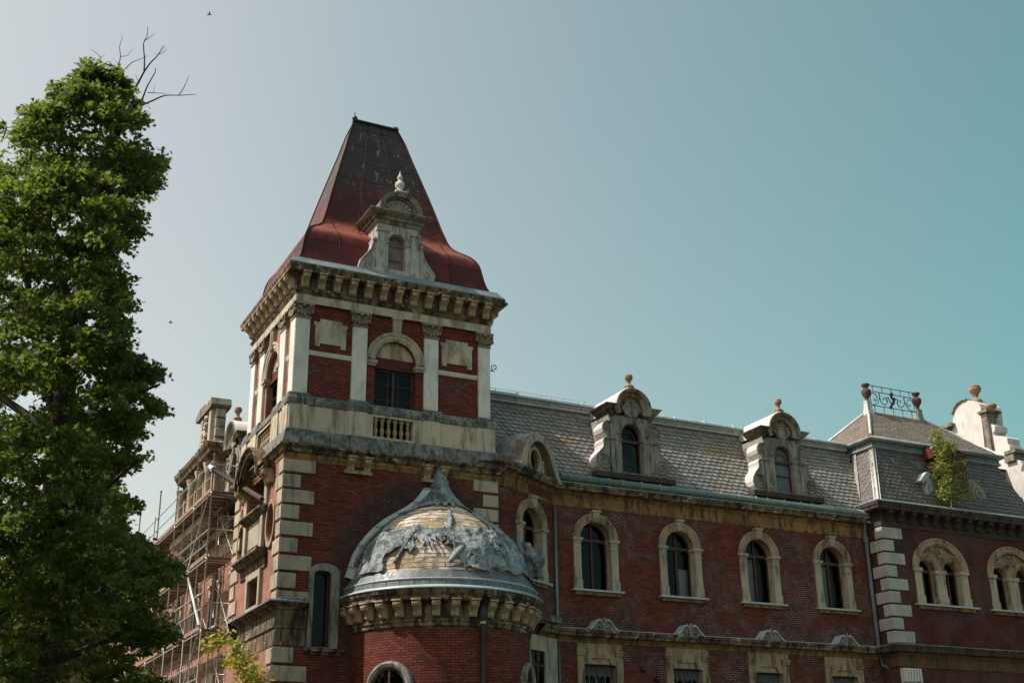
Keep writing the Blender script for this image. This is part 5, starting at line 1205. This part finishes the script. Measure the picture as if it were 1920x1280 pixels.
part(mb, 'wing_roof', M['redroof'], None, 'red sheet mansard of the left wing')
dormer(FX(1.3), -12.4, 'stone dormer of the left wing seen edge on beside the tower')
# ruined gable with a tall broken top
FB = FX(1.25)
mb = MB(); box(mb, FB, -19.2, -17.0, 18.5, 20.45, -.6, 0); part_g = mb
for u in (-19.15, -18.3, -17.45): cbox(mb, FB, u, u + .42, 18.6, 20.4, -.05, .12)
for q in range(4): cbox(mb, Fr((1.25, 17.0, 0), (1, 0, 0)), .08, .55, 18.55 + .48 * q, 18.98 + .48 * q, -.1, .16 + .05 * (q % 2), .03)
for q in range(8): lump(mb, FB.p(-18.0 + .12 * (q % 3), 18.9 + .18 * q, .1), .16, 7, 0, .35)
gt = part(mb, 'ruined_gable', M['tan_block'], None, 'ornate ruined gable rising above the scaffolding')
mb = MB(); prism(mb, FB, [(-19.8, 20.45), (-16.8, 20.45), (-16.6, 20.55), (-16.75, 20.9), (-17.6, 20.8), (-18.2, 20.95), (-19.2, 20.98), (-19.95, 20.65)], -.75, .22, back=True); part(mb, 'cap_block', M['pediment'], gt); mb = MB(); box(mb, FB, -19.6, -16.6, 18.25, 18.5, -.95, .3); part(mb, 'ledge', M['pediment'], gt)
mb = MB(); box(mb, FB, -22.2, -15.8, 14.3, 18.0, -1.0, 0); part(mb, 'gable_body', M['tan'], gt)
mb = MB(); sweep(mb, [(1.25, 22.2), (1.25, 15.8), (2.2, 15.8)], [(.02, 17.55), (.06, 17.6), (.12, 17.75), (.4, 17.85), (.45, 18.0), (.55, 18.1), (.6, 18.26), (.3, 18.4), (0, 18.5)]); part(mb, 'cornice', M['grime'], gt)
for u in (-21.9, -19.6, -17.9, -16.2):
    mb = MB(); c = tuple(FB.p(u, 0, .22).xy); lathe(mb, c, [(.2, 14.9), (.2, 15.1), (.15, 15.15), (.14, 17.0), (.18, 17.05), (.16, 17.1), (.26, 17.4), (.26, 17.5)], 10)
    part(mb, 'column', M['tan_block'], gt)
mb = MB(); box(mb, FB, -22.2, -15.6, 14.55, 14.9, 0, .5); prism(mb, FB, archpoly(-18.75, .55, 15.0, 16.6, 10), 0, .06); part(mb, 'panel', M['cream'], gt)
# dark pyramid roof at the far end of the left wing
mb = MB(); Pb = [(-5, 46.5), (5, 46.5), (5, 56.5), (-5, 56.5)]; 
for k in range(4):
    a, b = Pb[k], Pb[(k + 1) % 4]; c = lambda p, t: (p[0] * (1 - t), p[1] + (51.5 - p[1]) * t)
    rows = [[(*c(a, t), 14 + 18 * t), (*c(b, t), 14 + 18 * t)] for t in (0, .2, .4, .6, .8, .95)]; strips(mb, [[Vector(q) for q in r] for r in rows], 0, False, flip=True)
box(mb, FY(46.9), -4.6, 4.6, 0, 14, -9, 0)
part(mb, 'corner_spire', M['slate_dark'], None, 'dark steep spire at the far end of the left wing')
# back walls closing the palace; black backing added to darken the rooms
mb = MB(); box(mb, FY(14), 8.0, 40, 0, 17.4, -.3, 0); box(mb, FX(39.5), -14, -4, 0, 18.0, -.3, 0); box(mb, FX(9), -45, -14, 0, 18.0, -.3, 0); part(mb, 'back_wall', M['brick_dark'])
mb = MB(); mb.add([(3.0, 3.2, 18.0), (39, 3.2, 18.0), (39, 14.2, 17.6), (3., 14.2, 17.6)], [(0, 1, 2, 3)]); part(mb, 'roof_deck', M['lead'])
mb = MB(); box(mb, FY(2.9), 8.3, 27.5, 7.9, 8.1, -8, .3); box(mb, FY(3.4), 8.3, 37, 13.6, 13.7, -8, 1.0); box(mb, FX(2.9), -44, -6, 7.9, 8.1, -5, .3); box(mb, FY(4), 0.5, 7.5, 7.9, 8.1, -2, 3); box(mb, FX(3.2), -44, -7, 0.1, 13.9, -.3, 0); box(mb, FY(YP + 1.4), 28, 36.5, .1, 13.9, -.3, 0); part(mb, 'dark_backing', M['soot'])
# ------------------------------------------------------------------ scaffolding
SC = tag(empty('scaffolding', (.8, 12, 0)), 'grey tube scaffolding with plank decks in front of the left wing', 'scaffolding')
def spart(mb, name, mat, parent=None, label=None):
    o = mb.build(name, M[mat], None); p = parent or SC
    o.parent = p
    if p is SC: o.matrix_parent_inverse = Matrix.Translation((-.8, -12, 0))
    if label: o['label'] = label
    return o
SY = [11.7, 14.9, 18.8, 23.1, 28.4, 33.6]; XO, XI = .25, 1.35
for i, y in enumerate(SY):
    for x, top in ((XO, 16.7 if i == 0 else 17.75), (XI, 16.3 if i == 0 else 14.9)):
        mb = MB(); dx = .04 * (i % 2); tube(mb, [(x, y, 0), (x + dx * .3, y, top)], .034, 8)
        for z in (15.0, 15.65, 16.3, 12.2, 9.25, 6.4): 
            if z < top - .1: tube(mb, [(x, y, z - .05), (x, y, z + .05)], .055, 8); tube(mb, [(x - .09, y, z), (x + .02, y, z)], .018, 4)
        if x == XO: tube(mb, [(x - .07, y, top - .08), (x + .07, y, top - .08)], .018, 5); tube(mb, [(x, y, top - .9), (x + .10, y, top - .9)], .015, 4)
        spart(mb, 'pole', 'steel')
for z in (16.3, 15.65, 13.35, 12.75, 10.75, 10.1, 7.9, 7.3):
    mb = MB(); a, b = (SY[0], SY[-1])
    tube(mb, [(XO - .04, a - .1, z), (XO - .04, b, z)], .024, 7); spart(mb, 'guard_rail', 'steel')
for z in (14.9, 12.1, 9.15, 6.3):
    for x in (XO, XI):
        mb = MB(); tube(mb, [(x, SY[0] - .1, z), (x, SY[-1], z)], .024, 7); spart(mb, 'ledger', 'steel')
    for y in SY:
        mb = MB(); tube(mb, [(XO, y, z), (XI, y, z)], .026, 7); box(mb, FY(y), XO, XI, z - .12, z - .09, -.03, .03); spart(mb, 'transom', 'steel')
for z, y1 in ((15.0, SY[-1]), (12.2, SY[-1]), (9.25, SY[-1]), (6.4, SY[-1])):
    for (a, b) in zip(SY, SY[1:]):
        mb = MB()
        for k in range(3):
            x0 = XO + .04 + .345 * k; box(mb, FY(a - .08 + .02 * k), x0, x0 + .32, z - .03 + .012 * k, z + .03 + .012 * k, -(b - a + .08), 0)
            for q in range(5): box(mb, FY(a + (b - a) * (q + .5) / 5), x0, x0 + .32, z - .07, z - .03, -.06, 0)
        spart(mb, 'deck', 'deck')
    mb = MB(); box(mb, FX(XO), -y1, -SY[0] + .05, z + .02, z + .19, -.03, .02); spart(mb, 'toe_board', 'deck')
for (z0, zs) in ((9.25, (9.75, 10.35, 10.9)), (12.2, (12.75, 13.4, 14.0)), (15.0, (15.5, 16.2)), (6.4, (6.9, 7.5, 8.1))):
    for k, z in enumerate(zs):
        mb = MB(); xa = XO if k % 2 else XO + .45; tube(mb, [(xa, SY[0], z), (XI, SY[0], z)], .02, 6)
        if k == 0: tube(mb, [(xa, SY[0], z), (xa, SY[0], z + .6)], .02, 6)
        spart(mb, 'end_rail', 'steel')
for A, B, r in (((XO - .05, 12.0, 14.9), (XO - .05, 14.9, 12.3), .026), ((XO - .08, 15.0, 12.2), (XO - .08, 11.75, 9.4), .06), ((XO - .05, 11.75, 9.35), (XO - .05, 14.9, 6.5), .026), ((XO - .05, 18.8, 12.3), (XO - .05, 23.1, 14.9), .024), ((XO - .05, 18.8, 9.3), (XO - .05, 23.1, 12.1), .024)):
    mb = MB(); tube(mb, [A, B], r, 8); spart(mb, 'brace', 'steel')
mb = MB(); tube(mb, [(.2, 11.9, 16.05), (-.42, 1.0, 12.1)], [.10, .10], 4); o = spart(mb, 'beam', 'darkwood', None, 'dark timber propped from the scaffold to the tower')
mb = MB(); tube(mb, [(.21, 12.1, 16.15), (.13, 11.0, 15.75)], [.14, .14], 6); spart(mb, 'sleeve', 'zinc', o)
for a, b in zip(SY, SY[1:]):
    y = (a + b) / 2; mb = MB(); tube(mb, [(XI + .05, y, 0), (XI + .05, y, 14.8)], .03, 7); spart(mb, 'pole', 'steel')
    mb = MB(); tube(mb, [(XO, y, 0), (XO, y, 15.0 if y < 20 else 12.2)], .026, 7); spart(mb, 'pole', 'steel')
    for z0, z1 in ((6.4, 9.2), (9.3, 12.1), (12.3, 14.9)):
        mb = MB(); tube(mb, [(XI + .02, a, z0), (XI + .02, b, z1)], .022, 6); spart(mb, 'brace', 'steel')
mb = MB()
for k in range(7): tube(mb, [(.9, 27.5 + .0 * k, 15.0), (.9, 27.5, 17.4)], .024, 6)
spart(mb, 'pole', 'steel')

# ------------------------------------------------------------------ foliage
def at(px, py, depth):
    d = Vector(CR[0]) * (px - 960) - Vector(CR[1]) * (py - 640) + Vector(CR[2]) * 2313.8
    return CAM + d * (depth / 2313.8)
LEAF = np.array([(0, -.30), (.14, -.12), (.52, -.16), (.34, .10), (.62, .42), (.26, .42), (0, 1.0), (-.26, .42), (-.62, .42), (-.34, .10), (-.52, -.16), (-.14, -.12)]) * .75
LEAF2 = np.array([(0, -.4), (.34, -.05), (.28, .3), (0, .8), (-.28, .3), (-.34, -.05)])
def leaf_mesh(name, C, size, mat, parent, shape=LEAF, droop=.5, nrm=None):
    n = len(C); k = len(shape); sz = size * rng.uniform(.6, 1.3, n)
    N = rng.normal(size=(n, 3)); N[:, 2] = np.abs(N[:, 2]) * .9 + .35
    if nrm is not None: N += nrm * .7
    N /= np.linalg.norm(N, axis=1)[:, None]
    T = rng.normal(size=(n, 3)); T[:, 2] -= droop; T -= N * (T * N).sum(1)[:, None]; T /= np.linalg.norm(T, axis=1)[:, None]
    B = np.cross(T, N); fold = rng.uniform(.1, .45, n)
    V = C[:, None, :] + sz[:, None, None] * (shape[None, :, 0, None] * B[:, None, :] + shape[None, :, 1, None] * T[:, None, :] + (np.abs(shape[None, :, 0]) * fold[:, None])[:, :, None] * N[:, None, :])
    me = bpy.data.meshes.new(name); me.vertices.add(n * k); me.vertices.foreach_set('co', V.reshape(-1))
    me.loops.add(n * k); me.loops.foreach_set('vertex_index', np.arange(n * k, dtype=np.int32))
    me.polygons.add(n); me.polygons.foreach_set('loop_start', np.arange(0, n * k, k, dtype=np.int32)); me.polygons.foreach_set('loop_total', np.full(n, k, dtype=np.int32))
    me.update(calc_edges=True); me.materials.append(M[mat])
    o = bpy.data.objects.new(name, me); col.objects.link(o); o.parent = parent; return o

# big maple, about 36 m from the viewer
MD = 36.0; SCL = MD / 2313.8
AX = at(75, 1280, MD); TREE = tag(empty('maple_tree', (AX.x, AX.y, 0)), 'tall dark green maple with dead twigs at its top, filling the left edge', 'tree')
OUT = [(168, 108), (205, 128), (240, 140), (252, 172), (282, 200), (278, 245), (306, 292), (308, 330), (292, 362), (268, 392), (262, 440), (230, 478), (250, 515), (252, 560), (240, 610), (246, 645), (284, 668), (316, 696), (300, 712), (268, 722), (322, 758), (288, 780), (262, 800), (258, 838), (274, 858), (240, 880), (226, 905), (236, 925), (286, 936), (262, 952), (236, 962), (246, 1000), (300, 1022), (352, 1062), (325, 1098), (285, 1122), (318, 1158), (334, 1188), (300, 1215), (262, 1240), (318, 1275), (300, 1330), (-260, 1330), (-300, 900), (-260, 520), (-160, 330), (-60, 330), (0, 300), (20, 262), (46, 236), (44, 208), (78, 196), (108, 190), (104, 162), (122, 152), (146, 146)]
def inside_poly(P, x, y):
    c = np.zeros(len(x), bool); j = len(P) - 1
    for i in range(len(P)):
        xi, yi = P[i]; xj, yj = P[j]
        hit = ((yi > y) != (yj > y)) & (x < (xj - xi) * (y - yi) / (yj - yi + 1e-9) + xi); c ^= hit; j = i
    return c
cr0, cr1, cr2 = (np.array(q) for q in CR); cam_np = np.array(CAM)
def at_np(px, py, dep): return cam_np + ((px - 960)[:, None] * cr0 - (py - 640)[:, None] * cr1 + 2313.8 * cr2) * (dep / 2313.8)[:, None]
def crown(nb, per_b, per, Rb, rc):
    """boughs: flattened drooping fans of leaf clusters"""
    x = rng.uniform(-560, 330, nb * 8); y = rng.uniform(110, 1330, nb * 8)
    ok = inside_poly(OUT, x + 14, y) | ((x < 0) & (y > 420)); x, y = x[ok][:nb], y[ok][:nb]
    ex = np.array([(170, 122), (198, 142), (185, 135), (128, 168), (150, 165), (210, 165), (62, 214), (90, 205), (110, 200), (240, 195), (296, 300), (288, 345), (255, 420), (236, 520), (240, 560), (235, 610), (300, 700), (280, 690), (268, 720), (308, 765), (280, 775), (250, 800), (262, 858), (235, 890), (270, 942), (240, 955), (330, 1064), (300, 1050), (320, 1172), (300, 1190), (290, 1275), (260, 1250)]); x = np.concatenate([x, ex[:, 0], ex[:, 0] - 14]); y = np.concatenate([y, ex[:, 1], ex[:, 1] + 8])
    hw = np.interp(y, [105, 200, 400, 700, 1000, 1330], [70, 170, 300, 420, 480, 520]); xc = np.interp(y, [105, 300, 700, 1300], [170, 60, -60, -110])
    q = np.clip(np.abs(x - xc) / (hw + 60), 0, .97); half = np.sqrt(1 - q * q) * hw * SCL
    u = rng.uniform(-1, 1, len(x)); u = np.sign(u) * np.abs(u) ** .7; C = at_np(x, y, MD + u * half)
    m_ = len(C); R_ = Rb * rng.uniform(.55, 1.3, m_)
    an = rng.uniform(0, 2 * np.pi, (m_, per_b)); rr = np.sqrt(rng.uniform(0, 1, (m_, per_b))) * R_[:, None]
    off = np.stack([rr * np.cos(an), rr * np.sin(an), -.38 * rr * rr / Rb + rng.normal(size=rr.shape) * .09], 2)
    out = np.array(C - np.array([AX.x, AX.y, 0])); out[:, 2] = 0; out /= np.linalg.norm(out, axis=1)[:, None] + 1e-6
    off[:, :, 2] -= .30 * (off * out[:, None, :]).sum(2)
    K = (C[:, None, :] + off).reshape(-1, 3)
    # keep inside the outline seen from the lawn, with a ragged edge
    v = K - cam_np; w_ = v @ cr2; px = 960 + 2313.8 * (v @ cr0) / w_; py = 640 - 2313.8 * (v @ cr1) / w_
    K = K[inside_poly(OUT, px + rng.normal(size=len(px)) * 5, py) | (px < -5)]
    d = rng.normal(size=(len(K), per, 3)); d /= np.linalg.norm(d, axis=2)[:, :, None]; d *= (rng.uniform(0, 1, (len(K), per)) ** .5)[:, :, None] * rc; d[:, :, 2] *= .55
    return (K[:, None, :] + d).reshape(-1, 3)
P1 = crown(980, 13, 22, .92, .30)
v_ = P1 - cam_np; px_ = 960 + 2313.8 * (v_ @ cr0) / (v_ @ cr2); big = px_ < -40
crown_o = leaf_mesh('crown', np.concatenate([P1[~big], P1[big][::3]]), .165, 'maple', TREE); crown_o.matrix_parent_inverse = Matrix.Translation((-AX.x, -AX.y, 0))
mb = MB()
def limb(pts, r0, r1): 
    r0, r1 = r0 * 1.5, r1 * 1.5; n = len(pts); tube(mb, pts, [r0 + (r1 - r0) * i / (n - 1) for i in range(n)], 7)
tp = [Vector((AX.x, AX.y, 0))] + [at(px, py, MD + d) for px, py, d in ((75, 1280, 0), (95, 1050, .1), (110, 820, 0), (140, 620, -.1), (180, 430, 0), (212, 280, .1), (232, 200, 0))]
limb(tp, .34, .05)
for pts in ([(110, 820, 0), (60, 600, .5), (40, 420, .7), (60, 280, .5)], [(95, 1050, .1), (180, 930, -.8), (260, 860, -1.2)], [(105, 880, .0), (200, 760, .5), (300, 720, .6)], [(95, 1060, 0), (220, 1060, -.6), (330, 1070, -.5)], [(78, 1250, 0), (200, 1200, .5), (320, 1190, .4)], [(140, 620, 0), (90, 420, -.9), (120, 220, -.6)], [(180, 430, 0), (240, 350, .3), (296, 310, .4)], [(110, 820, 0), (-60, 700, .5), (-160, 560, .2)]):
    limb([at(a, b, MD + d) for a, b, d in pts], .10, .02)
# bare dead twigs
TW = [([(232, 200), (248, 175), (262, 150), (272, 132), (284, 116), (296, 104), (307, 86)], .035), ([(270, 134), (271, 110), (269, 82), (276, 68), (277, 50)], .022), ([(270, 77), (282, 70), (291, 62)], .012),
      ([(262, 198), (270, 178), (277, 160), (291, 136), (291, 128)], .028), ([(265, 198), (290, 187), (310, 179), (335, 179), (368, 177)], .026), ([(335, 179), (344, 166), (352, 148), (355, 142)], .014), ([(277, 174), (300, 175), (312, 176)], .012), ([(288, 174), (290, 160)], .008),
      ([(296, 104), (288, 100)], .008), ([(298, 102), (310, 96), (309, 86)], .01), ([(222, 125), (226, 106), (224, 88), (229, 72), (228, 64)], .014), ([(226, 106), (240, 104), (249, 90)], .01), ([(235, 130), (248, 117), (266, 110), (277, 104)], .014), ([(190, 125), (188, 108), (178, 98), (168, 92)], .012), ([(188, 108), (198, 102)], .008), ([(224, 122), (208, 106)], .006),
      ([(256, 168), (246, 160), (236, 158)], .01), ([(262, 156), (256, 146), (254, 138)], .009), ([(5, 262), (12, 240), (8, 228), (2, 222)], .02), ([(12, 240), (24, 236), (34, 214)], .012), ([(8, 246), (28, 244), (44, 238)], .01)]
for pts, r in TW: limb([at(a, b, MD) for a, b in smooth(pts, 2)], r * .72, r * .2)
o = mb.build('trunk', M['bark'], TREE); o.matrix_parent_inverse = Matrix.Translation((-AX.x, -AX.y, 0))

def bush(name, label, cat, base, stems, mat, size, per, rad, leafcol, shape=LEAF2, rstem=.02, droop=.6):
    t = tag(empty(name, base), label, cat); inv = Matrix.Translation((-base[0], -base[1], -base[2])); mbb = MB(); P = []
    for pts, r in stems:
        pts = [Vector(p) for p in pts]; tube(mbb, pts, [r * (1 - .8 * i / (len(pts) - 1)) for i in range(len(pts))], 6)
        for i in range(len(pts) - 1):
            if i == 0 and len(pts) > 3: continue
            for k in range(per):
                p = pts[i].lerp(pts[i + 1], rng.uniform()); P.append(np.array(p) + rng.normal(size=3) * rad)
    s = mbb.build('stem', M[mat], t); s.matrix_parent_inverse = inv
    leaf_mesh('foliage', np.array(P), size, leafcol, t, shape, droop).matrix_parent_inverse = inv
# yellow-green young tree in front of the scaffolding
YD = 20.0; yb = at(520, 1420, YD)
y_ = lambda pts: [at(a, b, YD + d) for a, b, d in pts]
bush('young_tree', 'yellow green young tree arching up from below in front of the scaffolding', 'tree', (yb.x, yb.y, 0),
     [([Vector((yb.x, yb.y, 0))] + y_([(505, 1330, 0), (470, 1255, 0), (445, 1215, .1), (425, 1196, .1)]), .03), (y_([(445, 1215, .1), (420, 1200, 0), (398, 1208, 0), (384, 1212, 0)]), .012), (y_([(455, 1235, 0), (440, 1235, .2), (428, 1243, .2)]), .01), (y_([(470, 1255, 0), (450, 1245, -.2), (432, 1240, -.3)]), .01),
      (y_([(490, 1300, 0), (478, 1262, .3), (468, 1245, .3)]), .012), (y_([(495, 1310, 0), (470, 1275, -.3), (450, 1262, -.3)]), .012), (y_([(505, 1330, 0), (490, 1285, .2), (478, 1255, .4)]), .012), (y_([(505, 1330, 0), (470, 1300, .4), (445, 1275, .4)]), .012), (y_([(505, 1330, 0), (500, 1300, .1), (492, 1275, .1)]), .012)], 'urn', .07, 64, .075, 'yellow')
# birch sapling rooted on the pavilion eaves
bb = Vector((31.3, .72, 14.74))
def bstem(pts): return [Vector(p) for p in pts]
stems = [(bstem([(31.3, .72, 14.74), (31.42, .72, 15.6), (31.36, .74, 16.4), (31.2, .7, 17.2), (31.0, .7, 17.9), (30.85, .7, 18.5)]), .045)]
for i in range(52):
    z = rng.uniform(15.1, 17.7); s = rng.choice([-1, 1]); x = 31.35 - .1 * max(0, z - 16.4); L = rng.uniform(.5, 1.25) * (1 if z < 16.9 else .6) * (1.15 if s > 0 else .85); dz = rng.uniform(-.1, .5)
    stems.append((bstem([(x, .72, z), (x + s * L * .5, .72 + rng.uniform(-.4, .2), z + dz * .6), (x + s * L, .7 + rng.uniform(-.6, .15), z + dz)]), .014))
for i in range(9):
    z = rng.uniform(17.4, 18.3); stems.append((bstem([(31.1 - .3 * (z - 17.2), .7, z), (31.1 + rng.uniform(-.35, .3), .65, z + .35)]), .01))
bush('birch_sapling', 'yellowing birch sapling growing out of the pavilion eaves', 'sapling', tuple(bb), stems, 'birchbark', .10, 28, .13, 'birch', droop=.8)

# ------------------------------------------------------------------ two birds far off
def bird(P, label, span=.5):
    mb = MB(); c = Vector(P); tube(mb, [c + Vector((-.22, 0, .0)), c + Vector((-.1, 0, .01)), c + Vector((.05, 0, .02)), c + Vector((.16, 0, .03)), c + Vector((.22, 0, .02))], [.01, .05, .06, .04, .008], 6)
    for s in (-1, 1):
        mb.add([c + Vector((.08, 0, .03)), c + Vector((-.08, 0, .03)), c + Vector((-.12, s * span * .5, .14)), c + Vector((-.16, s * span, .06)), c + Vector((.0, s * span * .5, .16))], [(0, 1, 2, 4), (4, 2, 3)])
    mb.add([c + Vector((-.18, .02, 0)), c + Vector((-.18, -.02, 0)), c + Vector((-.34, -.06, 0)), c + Vector((-.34, .06, 0))], [(0, 1, 2, 3)])
    tag(mb.build('bird', M['bird']), label, 'bird', 'birds in the sky')
bird(at(393, 28, 130), 'tiny dark bird high in the sky above the maple')
bird(at(320, 605, 130), 'tiny dark bird in the sky between the maple and the tower')
